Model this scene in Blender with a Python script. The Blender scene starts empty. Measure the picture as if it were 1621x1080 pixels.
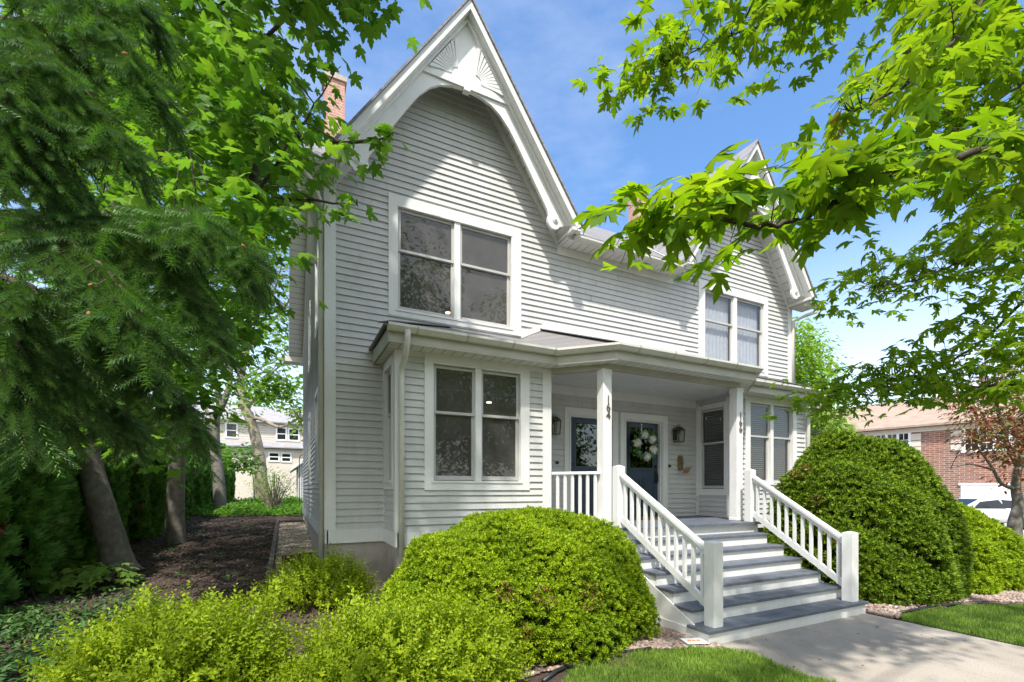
import bpy, math, random
import numpy as np
from mathutils import Vector, Matrix

random.seed(7)
RNG = np.random.default_rng(11)
SC = bpy.context.scene
COL = SC.collection
BASE = {}
R = math.radians

# ------------------------------------------------------------------ view model (a surveying aid for laying out the site)
TH = math.atan((2303 - 810.5) / 731.48)
FX = (math.cos(TH), math.sin(TH))          # camera forward in site axes
RX = (math.sin(TH), -math.cos(TH))         # camera right
EYE = 1.84
def P(px, py, d):
    """site point seen at photo pixel px,py and d metres in front of the lens"""
    r = (px - 810.5) / 731.48 * d
    return (FX[0]*d + RX[0]*r, FX[1]*d + RX[1]*r, EYE + (775 - py) / 731.48 * d)
def sm(t, a, b):
    t = np.clip((t - a) / (b - a), 0, 1)
    return t * t * (3 - 2 * t)
def gz(x, y):
    """height of the ground"""
    w = 1 - sm(x, 3.0, 4.5)
    return w * (0.35 * sm(y, 3.2, 8.0) + 0.45 * sm(y, 8, 22) + 0.2 * sm(y, 22, 45))
def W(px, py, z=0.0):
    d = (EYE - z) / ((py - 775) / 731.48)
    p = P(px, py, d)
    return (p[0], p[1])

# ------------------------------------------------------------------ materials
def new_mat(name):
    m = bpy.data.materials.new(name); m.use_nodes = True
    nt = m.node_tree
    return m, nt, nt.nodes['Principled BSDF'], nt.nodes['Material Output']
def N(nt, t, **kw):
    n = nt.nodes.new(t)
    for k, v in kw.items():
        if k.startswith('i_'):
            key = k[2:].replace('_', ' ')
            n.inputs[int(key) if key.isdigit() else key].default_value = v
        else: setattr(n, k, v)
    return n
def c4(c): return (c[0], c[1], c[2], 1)
def ramp(nt, fac, stops):
    r = N(nt, 'ShaderNodeValToRGB')
    el = r.color_ramp.elements
    el[0].position, el[0].color = stops[0][0], c4(stops[0][1])
    el[1].position, el[1].color = stops[-1][0], c4(stops[-1][1])
    for p, c in stops[1:-1]:
        e = el.new(p); e.color = c4(c)
    nt.links.new(fac, r.inputs[0])
    return r.outputs[0]
def mixc(nt, fac, a, b, mode='MIX'):
    m = N(nt, 'ShaderNodeMix', data_type='RGBA', blend_type=mode)
    for s, v in ((m.inputs[0], fac), (m.inputs[6], a), (m.inputs[7], b)):
        if hasattr(v, 'default_value') or hasattr(v, 'links'): nt.links.new(v, s)
        elif isinstance(v, (int, float)): s.default_value = v
        else: s.default_value = c4(v)
    return m.outputs[2]
def noise(nt, scale, detail=4, vec=None, rough=.55, out=0):
    n = N(nt, 'ShaderNodeTexNoise')
    n.inputs['Scale'].default_value = scale; n.inputs['Detail'].default_value = detail; n.inputs['Roughness'].default_value = rough
    if vec is None:
        vec = N(nt, 'ShaderNodeTexCoord').outputs['Object']
    nt.links.new(vec, n.inputs['Vector'])
    return n.outputs[out]
def bump(nt, h, bsdf, strength=.3, dist=.02):
    b = N(nt, 'ShaderNodeBump'); b.inputs['Strength'].default_value = strength; b.inputs['Distance'].default_value = dist
    nt.links.new(h, b.inputs['Height']); nt.links.new(b.outputs[0], bsdf.inputs['Normal'])
def plain(name, c, rough=.6, var=.08, scale=6, metal=0, bmp=0, spec=.5, stain=None, stain_scale=(3, 3, .6)):
    m, nt, b, o = new_mat(name)
    n = noise(nt, scale, 5)
    lo = tuple(x * (1 - var) for x in c); hi = tuple(min(1, x * (1 + var)) for x in c)
    col = ramp(nt, n, [(.3, lo), (.7, hi)])
    if stain:
        tc = N(nt, 'ShaderNodeTexCoord'); mp = N(nt, 'ShaderNodeMapping'); mp.inputs['Scale'].default_value = stain_scale
        nt.links.new(tc.outputs['Object'], mp.inputs[0])
        s = noise(nt, 2.2, 6, mp.outputs[0], .65)
        f = ramp(nt, s, [(.5, (0, 0, 0)), (.78, (.55, .55, .55))])
        col = mixc(nt, f, col, stain)
    nt.links.new(col, b.inputs['Base Color'])
    b.inputs['Roughness'].default_value = rough; b.inputs['Metallic'].default_value = metal
    b.inputs['Specular IOR Level'].default_value = spec
    if bmp: bump(nt, noise(nt, scale * 8, 4), b, bmp, .01)
    return m
def leafmat(name, cols, trans=.4, tcol=None, rough=.5, spec=.22, patch=None):
    """foliage: colour differs leaf by leaf, light passes through"""
    m, nt, b, o = new_mat(name)
    g = N(nt, 'ShaderNodeNewGeometry')
    stops = [(i / (len(cols) - 1), c) for i, c in enumerate(cols)]
    col = ramp(nt, g.outputs['Random Per Island'], stops)
    if patch: col = mixc(nt, ramp(nt, noise(nt, patch[1], 5), [(.42, (0, 0, 0)), (.68, (.85, .85, .85))]), col, patch[0])
    nt.links.new(col, b.inputs['Base Color'])
    b.inputs['Roughness'].default_value = rough; b.inputs['Specular IOR Level'].default_value = spec
    t = N(nt, 'ShaderNodeBsdfTranslucent')
    tc = mixc(nt, 1.0, col, tcol or (1.25, 1.3, .5), 'MULTIPLY')
    nt.links.new(tc, t.inputs[0])
    mx = N(nt, 'ShaderNodeMixShader'); mx.inputs[0].default_value = trans
    nt.links.new(b.outputs[0], mx.inputs[1]); nt.links.new(t.outputs[0], mx.inputs[2])
    nt.links.new(mx.outputs[0], o.inputs[0])
    return m
def shingle(name, c, zs):
    """asphalt shingles: courses follow the height, zs = rise of one course"""
    m, nt, b, o = new_mat(name)
    tc = N(nt, 'ShaderNodeTexCoord'); sp = N(nt, 'ShaderNodeSeparateXYZ'); nt.links.new(tc.outputs['Object'], sp.inputs[0])
    ad = N(nt, 'ShaderNodeMath', operation='ADD'); nt.links.new(sp.outputs[0], ad.inputs[0]); nt.links.new(sp.outputs[1], ad.inputs[1])
    mu = N(nt, 'ShaderNodeMath', operation='MULTIPLY'); nt.links.new(sp.outputs[2], mu.inputs[0]); mu.inputs[1].default_value = .14 / zs
    cb = N(nt, 'ShaderNodeCombineXYZ'); nt.links.new(ad.outputs[0], cb.inputs[0]); nt.links.new(mu.outputs[0], cb.inputs[1])
    br = N(nt, 'ShaderNodeTexBrick'); nt.links.new(cb.outputs[0], br.inputs['Vector'])
    br.inputs['Scale'].default_value = 1; br.inputs['Brick Width'].default_value = .30; br.inputs['Row Height'].default_value = .14
    br.inputs['Mortar Size'].default_value = .010; br.inputs['Mortar Smooth'].default_value = .4
    br.inputs['Color1'].default_value = c4([x * .72 for x in c]); br.inputs['Color2'].default_value = c4([x * 1.25 for x in c]); br.inputs['Mortar'].default_value = c4([x * .3 for x in c])
    br.offset = .5; br.inputs['Bias'].default_value = 0
    nn = noise(nt, 90, 3)
    col = mixc(nt, .5, br.outputs[0], ramp(nt, nn, [(.3, [x * .6 for x in c]), (.7, [x * 1.4 for x in c])]))
    nt.links.new(col, b.inputs['Base Color']); b.inputs['Roughness'].default_value = .9
    bump(nt, br.outputs[1], b, -.5, .012)
    return m
def brick(name, c1, c2, mortar, scale=1.0, ax='X'):
    m, nt, b, o = new_mat(name)
    tc = N(nt, 'ShaderNodeTexCoord'); sp = N(nt, 'ShaderNodeSeparateXYZ'); nt.links.new(tc.outputs['Object'], sp.inputs[0])
    ad = N(nt, 'ShaderNodeMath', operation='ADD'); nt.links.new(sp.outputs[0], ad.inputs[0]); nt.links.new(sp.outputs[1], ad.inputs[1])
    cb = N(nt, 'ShaderNodeCombineXYZ'); nt.links.new(ad.outputs[0], cb.inputs[0]); nt.links.new(sp.outputs[2], cb.inputs[1])
    br = N(nt, 'ShaderNodeTexBrick'); nt.links.new(cb.outputs[0], br.inputs['Vector'])
    br.inputs['Scale'].default_value = 1; br.inputs['Brick Width'].default_value = .215 * scale; br.inputs['Row Height'].default_value = .075 * scale
    br.inputs['Mortar Size'].default_value = .008 * scale; br.inputs['Color1'].default_value = c4(c1); br.inputs['Color2'].default_value = c4(c2); br.inputs['Mortar'].default_value = c4(mortar)
    nn = noise(nt, 5, 5)
    col = mixc(nt, .45, br.outputs[0], mixc(nt, 1, br.outputs[0], ramp(nt, nn, [(.3, (.6, .6, .6)), (.7, (1.3, 1.25, 1.2))]), 'MULTIPLY'))
    nt.links.new(col, b.inputs['Base Color']); b.inputs['Roughness'].default_value = .9
    bump(nt, br.outputs[1], b, -.4, .01)
    return m
def stripes(name, c, axis, pitch, width=.05, rough=.6):
    """vinyl panel with fine grooves across an axis (object space)"""
    m, nt, b, o = new_mat(name)
    tc = N(nt, 'ShaderNodeTexCoord'); sp = N(nt, 'ShaderNodeSeparateXYZ'); nt.links.new(tc.outputs['Object'], sp.inputs[0])
    d = N(nt, 'ShaderNodeMath', operation='DIVIDE'); nt.links.new(sp.outputs[axis], d.inputs[0]); d.inputs[1].default_value = pitch
    f = N(nt, 'ShaderNodeMath', operation='FRACT'); nt.links.new(d.outputs[0], f.inputs[0])
    l = N(nt, 'ShaderNodeMath', operation='LESS_THAN'); nt.links.new(f.outputs[0], l.inputs[0]); l.inputs[1].default_value = width
    base = ramp(nt, noise(nt, 4, 4), [(.3, [x * .93 for x in c]), (.7, [min(1, x * 1.05) for x in c])])
    col = mixc(nt, l.outputs[0], base, [x * .22 for x in c])
    nt.links.new(col, b.inputs['Base Color']); b.inputs['Roughness'].default_value = rough
    return m
def glass(name, tint, refl=1.0, screen=0.0, rough=.01):
    """window glass (with an insect screen behind it when screen > 0)"""
    m, nt, b, o = new_mat(name)
    nt.nodes.remove(b)
    tr = N(nt, 'ShaderNodeBsdfTransparent'); tr.inputs[0].default_value = c4(tint)
    gl = N(nt, 'ShaderNodeBsdfGlossy'); gl.inputs['Roughness'].default_value = rough; gl.inputs['Color'].default_value = (1, 1, 1, 1)
    ge = N(nt, 'ShaderNodeNewGeometry'); dt = N(nt, 'ShaderNodeVectorMath', operation='DOT_PRODUCT'); nt.links.new(ge.outputs['Normal'], dt.inputs[0]); nt.links.new(ge.outputs['Incoming'], dt.inputs[1])
    ab = N(nt, 'ShaderNodeMath', operation='ABSOLUTE'); nt.links.new(dt.outputs['Value'], ab.inputs[0])
    om = N(nt, 'ShaderNodeMath', operation='SUBTRACT'); om.inputs[0].default_value = 1; nt.links.new(ab.outputs[0], om.inputs[1]); om.use_clamp = True
    fr = N(nt, 'ShaderNodeMath', operation='POWER'); nt.links.new(om.outputs[0], fr.inputs[0]); fr.inputs[1].default_value = 4
    body = tr.outputs[0]
    if screen:
        df = N(nt, 'ShaderNodeBsdfDiffuse')
        nt.links.new(ramp(nt, noise(nt, 3, 4), [(.3, (.10, .094, .086)), (.7, (.16, .152, .14))]), df.inputs[0])
        ms = N(nt, 'ShaderNodeMixShader'); ms.inputs[0].default_value = screen
        nt.links.new(tr.outputs[0], ms.inputs[1]); nt.links.new(df.outputs[0], ms.inputs[2]); body = ms.outputs[0]
    bp = N(nt, 'ShaderNodeBump'); bp.inputs['Strength'].default_value = .02; bp.inputs['Distance'].default_value = .02
    nt.links.new(noise(nt, 1.3, 2), bp.inputs['Height']); nt.links.new(bp.outputs[0], gl.inputs['Normal'])
    ad = N(nt, 'ShaderNodeMath', operation='MULTIPLY_ADD'); nt.links.new(fr.outputs[0], ad.inputs[0]); ad.inputs[1].default_value = .9 * refl; ad.inputs[2].default_value = .05 * refl
    ad.use_clamp = True
    mx = N(nt, 'ShaderNodeMixShader'); nt.links.new(ad.outputs[0], mx.inputs[0])
    nt.links.new(body, mx.inputs[1]); nt.links.new(gl.outputs[0], mx.inputs[2]); nt.links.new(mx.outputs[0], o.inputs[0])
    return m

M = {}
M['siding'] = plain('vinyl_siding', (.555, .55, .537), .55, .06, 1.2, stain=(.41, .395, .355))
M['trim'] = plain('white_trim', (.74, .735, .715), .5, .04, 2, stain=(.62, .60, .55))
M['porchpaint'] = plain('white_paint', (.77, .765, .745), .5, .04, 3, bmp=.05, stain=(.62, .61, .57), stain_scale=(6, 6, 2))
M['fascia'] = plain('aged_fascia', (.43, .415, .345), .55, .12, 2.5, stain=(.34, .32, .24), stain_scale=(2, 2, 5))
M['gutter'] = plain('white_gutter', (.60, .585, .525), .4, .08, 2.5, stain=(.45, .43, .36), stain_scale=(2, 2, 4))
M['greytrim'] = plain('grey_window_sash', (.47, .46, .44), .45, .06, 3)
M['deck'] = plain('grey_deck_paint', (.105, .12, .15), .5, .22, 5, bmp=.1, stain=(.23, .235, .24), stain_scale=(2, 2, 2))
M['door'] = plain('slate_blue_paint', (.035, .055, .085), .35, .08, 4)
M['found'] = plain('concrete_block', (.42, .375, .325), .9, .2, 3, bmp=.2, stain=(.2, .16, .12), stain_scale=(2, 2, 2))
M['roof_steep'] = shingle('shingle_steep', (.25, .24, .245), .115)
M['roof_mid'] = shingle('shingle_main', (.22, .21, .215), .08)
M['roof_low'] = shingle('shingle_low', (.20, .19, .19), .046)
M['chim'] = brick('chimney_brick', (.42, .20, .15), (.52, .27, .2), (.5, .43, .38), .95)
M['capstone'] = plain('chimney_cap', (.42, .36, .29), .9, .15)
M['bricks'] = brick('red_brick', (.20, .085, .055), (.33, .15, .10), (.42, .36, .32), 1.7)
M['soffit_x'] = stripes('soffit_across', (.68, .675, .65), 0, .16, .07)
M['soffit_y'] = stripes('soffit_along', (.68, .675, .65), 1, .16, .07)
M['soffit_z'] = stripes('soffit_rake', (.68, .675, .65), 2, .17, .055)
M['ceil'] = stripes('porch_ceiling', (.72, .72, .72), 1, .13, .06)
M['pane_s'] = glass('screened_pane', (.5, .5, .5), refl=.85, screen=.5)
M['pane'] = glass('clear_pane', (.75, .76, .76))
M['pane_d'] = glass('dark_pane', (.05, .05, .05), refl=1.8)
M['pane_k'] = glass('dim_pane', (.1, .1, .1), refl=.35, screen=.5)
M['pane_w'] = glass('sheer_pane', (.85, .86, .88), screen=.12)
M['blind'] = stripes('white_blind', (.7, .72, .75), 2, .05, .12)
M['slat'] = plain('blind_slat', (.55, .56, .57), .5)
M['curtain'] = plain('sheer_curtain', (.6, .62, .65), .8, .1, 12)
M['black'] = plain('black_metal', (.015, .015, .016), .35, .1)
M['bronze'] = plain('aged_bronze', (.10, .085, .06), .4, .25, 20, metal=.6)
M['brass'] = plain('old_brass', (.25, .17, .09), .45, .2, 20, metal=.5)
M['number'] = plain('brushed_number', (.22, .18, .13), .35, .1, metal=.8)
M['wood'] = plain('weathered_timber', (.12, .09, .065), .85, .3, 4, bmp=.3)
M['rust'] = plain('rust_brown_board', (.085, .042, .024), .9, .3, 5, bmp=.3)
M['coir'] = plain('coir_mat', (.30, .14, .05), .95, .25, 40, bmp=.4)
M['paper'] = plain('tan_paper', (.36, .22, .13), .8)
M['bark'] = plain('maple_bark', (.20, .18, .155), .9, .35, 9, bmp=.6, stain=(.07, .06, .05), stain_scale=(8, 8, 2))
M['barkl'] = plain('pale_bark', (.26, .22, .17), .9, .3, 6, bmp=.5)
M['twig'] = plain('twig_bark', (.055, .038, .027), .8, .25, 30)
M['needlewood'] = plain('spruce_bark', (.10, .07, .05), .9, .3, 14, bmp=.4)
def concrete():
    m, nt, b, o = new_mat('walk_concrete')
    base = ramp(nt, noise(nt, 1.1, 6), [(.3, (.33, .285, .235)), (.7, (.42, .37, .315))])
    sp = mixc(nt, .55, base, mixc(nt, 1, base, ramp(nt, noise(nt, 85, 3), [(.35, (.55, .53, .5)), (.5, (1, 1, 1)), (.68, (1.35, 1.3, 1.25))]), 'MULTIPLY'))
    col = mixc(nt, ramp(nt, noise(nt, 2.6, 7, rough=.7), [(.5, (0, 0, 0)), (.72, (.6, .6, .6))]), sp, (.21, .19, .165))
    nt.links.new(col, b.inputs['Base Color']); b.inputs['Roughness'].default_value = .92; bump(nt, noise(nt, 60, 4), b, .3, .006)
    return m
M['concrete'] = concrete()
M['drive'] = plain('pale_drive', (.40, .39, .37), .9, .12, 1)
M['hose'] = plain('black_edging', (.02, .022, .024), .45, .2)
M['white'] = plain('white_gloss', (.8, .8, .8), .3, .02)
M['foliage_shade'] = plain('foliage_shade_core', (.014, .02, .008), 1, .3, spec=0)  # near-black hull colour standing in for shade inside foliage

def soilmat(name, cols, scale, bm=.8, big=None):
    m, nt, b, o = new_mat(name)
    n = noise(nt, scale, 8, rough=.7)
    col = ramp(nt, n, [(i / (len(cols) - 1) * .5 + .25, c) for i, c in enumerate(cols)])
    if big: col = mixc(nt, ramp(nt, noise(nt, .7, 3), [(.4, (0, 0, 0)), (.65, (.8, .8, .8))]), col, big)
    nt.links.new(col, b.inputs['Base Color']); b.inputs['Roughness'].default_value = 1; b.inputs['Specular IOR Level'].default_value = .1
    bump(nt, n, b, bm, .06)
    return m
M['mulch'] = soilmat('brown_mulch', [(.035, .025, .02), (.075, .053, .042), (.11, .08, .064), (.16, .12, .098)], 22)
M['rockbase'] = soilmat('gravel_bed', [(.05, .035, .03), (.13, .095, .08), (.24, .18, .15), (.33, .27, .22)], 30)
M['turf'] = soilmat('turf_soil', [(.03, .045, .012), (.05, .09, .02), (.08, .13, .03), (.12, .17, .05)], 30)
M['peabase'] = soilmat('pea_gravel_bed', [(.15, .12, .09), (.3, .25, .19), (.42, .36, .28), (.5, .44, .36)], 40)

def rockmat(name, cols):
    m, nt, b, o = new_mat(name)
    g = N(nt, 'ShaderNodeNewGeometry')
    col = ramp(nt, g.outputs['Random Per Island'], [(i / (len(cols) - 1), c) for i, c in enumerate(cols)])
    col = mixc(nt, .35, col, mixc(nt, 1, col, ramp(nt, noise(nt, 60, 4), [(.3, (.5, .5, .5)), (.7, (1.4, 1.4, 1.4))]), 'MULTIPLY'))
    nt.links.new(col, b.inputs['Base Color']); b.inputs['Roughness'].default_value = .75
    return m
M['rock'] = rockmat('river_rock', [(.12, .07, .055), (.32, .20, .16), (.42, .34, .28), (.22, .17, .15), (.36, .25, .2), (.5, .44, .38)])
M['pea'] = rockmat('pea_gravel', [(.28, .21, .14), (.42, .35, .26), (.55, .48, .38), (.34, .29, .24)])
M['chip'] = rockmat('bark_chips', [(.03, .02, .015), (.06, .042, .032), (.045, .03, .023), (.09, .064, .05), (.13, .10, .078)])

M['maple_l'] = leafmat('norway_maple_leaf', [(0.066, 0.166, 0.025), (0.120, 0.255, 0.028), (0.165, 0.333, 0.035), (0.120, 0.222, 0.056), (0.226, 0.399, 0.040)], .48)
M['yew_brown'] = leafmat('yew_brown', [(.25, .11, .05), (.16, .08, .04)], .1)
M['maple_r'] = leafmat('street_maple_leaf', [(0.098, 0.224, 0.016), (0.153, 0.292, 0.018), (0.197, 0.344, 0.023), (0.132, 0.241, 0.026), (0.240, 0.379, 0.029)], .62, (1.45, 1.3, .3))
M['maple_y'] = leafmat('maple_new_leaf', [(.16, .24, .03), (.25, .28, .04), (.3, .2, .04)], .5)
M['spruce'] = leafmat('spruce_needle', [(0.071, 0.151, 0.049), (0.118, 0.236, 0.068), (0.177, 0.305, 0.086), (0.098, 0.194, 0.068)], .12)
M['spruce_new'] = leafmat('spruce_new_growth', [(0.090, 0.225, 0.049), (0.127, 0.274, 0.065), (0.162, 0.306, 0.081)], .2)
M['cone'] = plain('spruce_cone', (.30, .13, .05), .8, .2, 30)
M['yew'] = leafmat('yew_needle', [(0.111, 0.216, 0.011), (0.247, 0.366, 0.013), (0.371, 0.483, 0.016), (0.470, 0.566, 0.022)], .3, patch=((.20, .31, .016), 2.2))
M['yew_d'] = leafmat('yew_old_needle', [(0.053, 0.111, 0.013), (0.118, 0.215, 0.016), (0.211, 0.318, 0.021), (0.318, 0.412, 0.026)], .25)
M['spirea'] = leafmat('spirea_leaf', [(0.216, 0.319, 0.012), (0.300, 0.412, 0.014), (0.372, 0.474, 0.016), (0.432, 0.515, 0.022), (0.132, 0.216, 0.012), (0.336, 0.443, 0.015)], .4, (1.2, 1.2, .5), patch=((.26, .36, .016), 5))
M['vinca'] = leafmat('vinca_leaf', [(0.032, 0.085, 0.020), (0.054, 0.128, 0.028), (0.086, 0.170, 0.044), (0.065, 0.145, 0.038)], .15)
M['arbor'] = leafmat('arborvitae_spray', [(0.046, 0.123, 0.026), (0.083, 0.191, 0.035), (0.139, 0.297, 0.053), (0.102, 0.228, 0.035)], .2)
M['arbor_brown'] = leafmat('arborvitae_brown', [(.08, .03, .015), (.14, .05, .025)], .1)
M['ivy'] = leafmat('ivy_leaf', [(0.065, 0.180, 0.024), (0.117, 0.252, 0.030), (0.169, 0.324, 0.048)], .4)
M['grass'] = leafmat('grass_blade', [(0.112, 0.222, 0.024), (0.190, 0.323, 0.037), (0.267, 0.408, 0.062), (0.357, 0.426, 0.102)], .35, patch=((.14, .22, .04), 1.6))
M['far_leaf'] = leafmat('far_leaf', [(0.075, 0.169, 0.026), (0.135, 0.247, 0.039), (0.210, 0.325, 0.052)], .4)
M['locust'] = leafmat('locust_leaf', [(0.130, 0.264, 0.024), (0.208, 0.360, 0.036), (0.286, 0.432, 0.060)], .45)
M['plum'] = leafmat('plum_leaf', [(0.224, 0.049, 0.033), (0.308, 0.112, 0.052), (0.140, 0.126, 0.033), (0.182, 0.210, 0.052), (0.364, 0.126, 0.058)], .35, (1.3, 1, .6))
M['hydra'] = leafmat('vine_maple_leaf', [(.11, .20, .03), (.15, .26, .04), (.19, .27, .06)], .35)
M['petal_w'] = plain('white_petal', (.78, .77, .68), .7, .12, 40)
M['petal_b'] = plain('blue_petal', (.16, .22, .36), .7, .2, 40)
M['carpaint'] = plain('white_car_paint', (.75, .75, .76), .15, .01)
M['carglass'] = plain('car_window', (.015, .017, .02), .05, .1)
M['rubber'] = plain('tyre_rubber', (.02, .02, .02), .8)
M['rim'] = plain('wheel_rim', (.35, .35, .36), .3, .05, metal=.7)
M['redlight'] = plain('tail_lamp', (.25, .02, .02), .2)
M['tanroof'] = shingle('tan_shingle', (.36, .265, .205), .09)
M['cream'] = plain('cream_panel', (.62, .55, .47), .7)
M['farwall'] = stripes('far_white_siding', (.54, .50, .43), 2, .2, .1)
M['farroof'] = shingle('far_grey_shingle', (.32, .31, .32), .1)
lm, lnt, lb, lo = new_mat('lit_lamp'); lb.inputs['Emission Color'].default_value = (1, .72, .42, 1); lb.inputs['Emission Strength'].default_value = 6; M['lamp'] = lm

# ------------------------------------------------------------------ mesh helpers
class MB:
    def __init__(s): s.v, s.f, s.m = [], [], []
    def add(s, vs, fs, mi=0):
        o = len(s.v); s.v += [tuple(map(float, v)) for v in vs]
        s.f += [tuple(i + o for i in f) for f in fs]; s.m += [mi] * len(fs)
        return s
    def quad(s, a, b, c, d, mi=0): return s.add([a, b, c, d], [(0, 1, 2, 3)], mi)
    def poly(s, pts, mi=0): return s.add(pts, [tuple(range(len(pts)))], mi)
    def box(s, x0, x1, y0, y1, z0, z1, mi=0):
        vs = [(x0, y0, z0), (x1, y0, z0), (x1, y1, z0), (x0, y1, z0), (x0, y0, z1), (x1, y0, z1), (x1, y1, z1), (x0, y1, z1)]
        return s.add(vs, [(0, 3, 2, 1), (4, 5, 6, 7), (0, 1, 5, 4), (1, 2, 6, 5), (2, 3, 7, 6), (3, 0, 4, 7)], mi)
    def hexa(s, b4, t4, mi=0):
        return s.add(list(b4) + list(t4), [(0, 3, 2, 1), (4, 5, 6, 7), (0, 1, 5, 4), (1, 2, 6, 5), (2, 3, 7, 6), (3, 0, 4, 7)], mi)
    def prism(s, a, b, mi=0):
        n = len(a)
        return s.add(list(a) + list(b), [tuple(range(n - 1, -1, -1)), tuple(range(n, 2 * n))] + [(i, (i + 1) % n, n + (i + 1) % n, n + i) for i in range(n)], mi)
    def bar(s, a, b, w, h, up=(0, 0, 1), mi=0):
        a, b, up = Vector(a), Vector(b), Vector(up); d = (b - a).normalized()
        r = d.cross(up).normalized(); u = r.cross(d)
        q = [r * sx * w / 2 + u * sy * h / 2 for sx, sy in ((-1, -1), (1, -1), (1, 1), (-1, 1))]
        return s.prism([a + k for k in q], [b + k for k in q], mi)
    def tube(s, pts, rad, n=8, mi=0, cap=True):
        pts = [Vector(p) for p in pts]; k = len(pts)
        if not hasattr(rad, '__len__'): rad = [rad] * k
        vs, fs = [], []; prev = None
        for i, p in enumerate(pts):
            d = (pts[min(i + 1, k - 1)] - pts[max(i - 1, 0)]).normalized()
            ref = prev if prev is not None else (Vector((0, 0, 1)) if abs(d.z) < .9 else Vector((1, 0, 0)))
            u = (ref - d * ref.dot(d)).normalized(); w = d.cross(u); prev = u
            for j in range(n):
                a = 2 * math.pi * j / n
                vs.append(p + (u * math.cos(a) + w * math.sin(a)) * rad[i])
        for i in range(k - 1):
            for j in range(n):
                fs.append((i * n + j, i * n + (j + 1) % n, (i + 1) * n + (j + 1) % n, (i + 1) * n + j))
        if cap: fs += [tuple(range(n - 1, -1, -1)), tuple(range((k - 1) * n, k * n))]
        return s.add(vs, fs, mi)
    def sweep(s, path, prof, mi=0):
        """prof = (outward offset, z) closed, run along a 2-D path with mitred corners; outward = right of travel"""
        k = len(path); vs = []
        for i in range(k):
            p = Vector(path[i])
            ds = []
            if i > 0: ds.append((p - Vector(path[i - 1])).normalized())
            if i < k - 1: ds.append((Vector(path[i + 1]) - p).normalized())
            ns = [Vector((d.y, -d.x)) for d in ds]
            n = sum(ns, Vector((0, 0))).normalized(); n = n / max(.3, n.dot(ns[0]))
            vs += [(p.x + n.x * o, p.y + n.y * o, z) for o, z in prof]
        m = len(prof); fs = []
        for i in range(k - 1):
            for j in range(m):
                fs.append((i * m + j, i * m + (j + 1) % m, (i + 1) * m + (j + 1) % m, (i + 1) * m + j))
        fs += [tuple(range(m - 1, -1, -1)), tuple(range((k - 1) * m, k * m))]
        return s.add(vs, fs, mi)
    def build(s, name, mats, parent=None, smooth=False, bevel=0):
        if not isinstance(mats, (list, tuple)): mats = [mats]
        b = BASE.get(parent.name, Vector((0, 0, 0))) if parent else Vector((0, 0, 0))
        me = bpy.data.meshes.new(name)
        me.from_pydata([(x - b.x, y - b.y, z - b.z) for x, y, z in s.v], [], s.f)
        for m in mats: me.materials.append(m)
        if len(mats) > 1: me.polygons.foreach_set('material_index', s.m)
        if smooth: me.polygons.foreach_set('use_smooth', [True] * len(me.polygons))
        me.update()
        return link(name, me, parent, b, bevel)
def link(name, me, parent=None, b=None, bevel=0):
    o = bpy.data.objects.new(name, me); COL.objects.link(o)
    if parent: o.parent = parent; BASE[o.name] = b
    else: BASE[o.name] = Vector((0, 0, 0))
    if bevel:
        md = o.modifiers.new('edge', 'BEVEL'); md.width = bevel; md.segments = 2; md.limit_method = 'ANGLE'
    return o
def tag(o, label, cat, group=None, kind=None):
    o['label'] = label; o['category'] = cat
    if group: o['group'] = group
    if kind: o['kind'] = kind
    return o
def struct(o, kind='structure'):
    o['kind'] = kind; return o
def thing(name, loc, label, cat, group=None, rz=0):
    o = bpy.data.objects.new(name, None); o.empty_display_size = .2; COL.objects.link(o)
    o.location = loc; o.rotation_euler = (0, 0, rz)
    BASE[o.name] = Vector(loc) if rz == 0 else Vector((0, 0, 0))
    return tag(o, label, cat, group)
def copy_thing(src, loc, rz, scale, label, group=None):
    r = src.copy(); COL.objects.link(r); r.location = loc; r.rotation_euler = (0, 0, rz); r.scale = scale; r['label'] = label
    if group: r['group'] = group
    for ch in list(src.children):
        c = ch.copy(); COL.objects.link(c); c.parent = r
        for g in ch.children:
            d = g.copy(); COL.objects.link(d); d.parent = c
    return r

# ---- numpy foliage: many small blades merged in one part's mesh
def mesh_np(name, V, F, mats, parent=None, midx=None, local=False, smooth=False):
    b = BASE.get(parent.name, Vector((0, 0, 0))) if (parent and not local) else Vector((0, 0, 0))
    V = np.asarray(V, dtype=np.float64) - np.array(b)
    F = np.asarray(F, dtype=np.int32); k = F.shape[1]
    me = bpy.data.meshes.new(name)
    me.vertices.add(len(V)); me.vertices.foreach_set('co', V.astype(np.float32).ravel())
    me.loops.add(F.size); me.loops.foreach_set('vertex_index', F.ravel())
    me.polygons.add(len(F)); me.polygons.foreach_set('loop_start', np.arange(0, F.size, k, dtype=np.int32))
    me.polygons.foreach_set('loop_total', np.full(len(F), k, dtype=np.int32))
    if not isinstance(mats, (list, tuple)): mats = [mats]
    for m in mats: me.materials.append(m)
    if midx is not None: me.polygons.foreach_set('material_index', np.asarray(midx, dtype=np.int32))
    if smooth: me.polygons.foreach_set('use_smooth', np.ones(len(F), dtype=bool))
    me.update(calc_edges=True)
    return link(name, me, parent, b)
def unit(a): return a / np.maximum(1e-9, np.linalg.norm(a, axis=-1, keepdims=True))
def rnd_dir(n):
    return unit(RNG.normal(size=(n, 3)))
def frames(d, up):
    """columns x,y,z: y along d, z near up"""
    y = unit(d); x = unit(np.cross(y, up)); z = np.cross(x, y)
    return np.stack([x, y, z], axis=-1)
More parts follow.
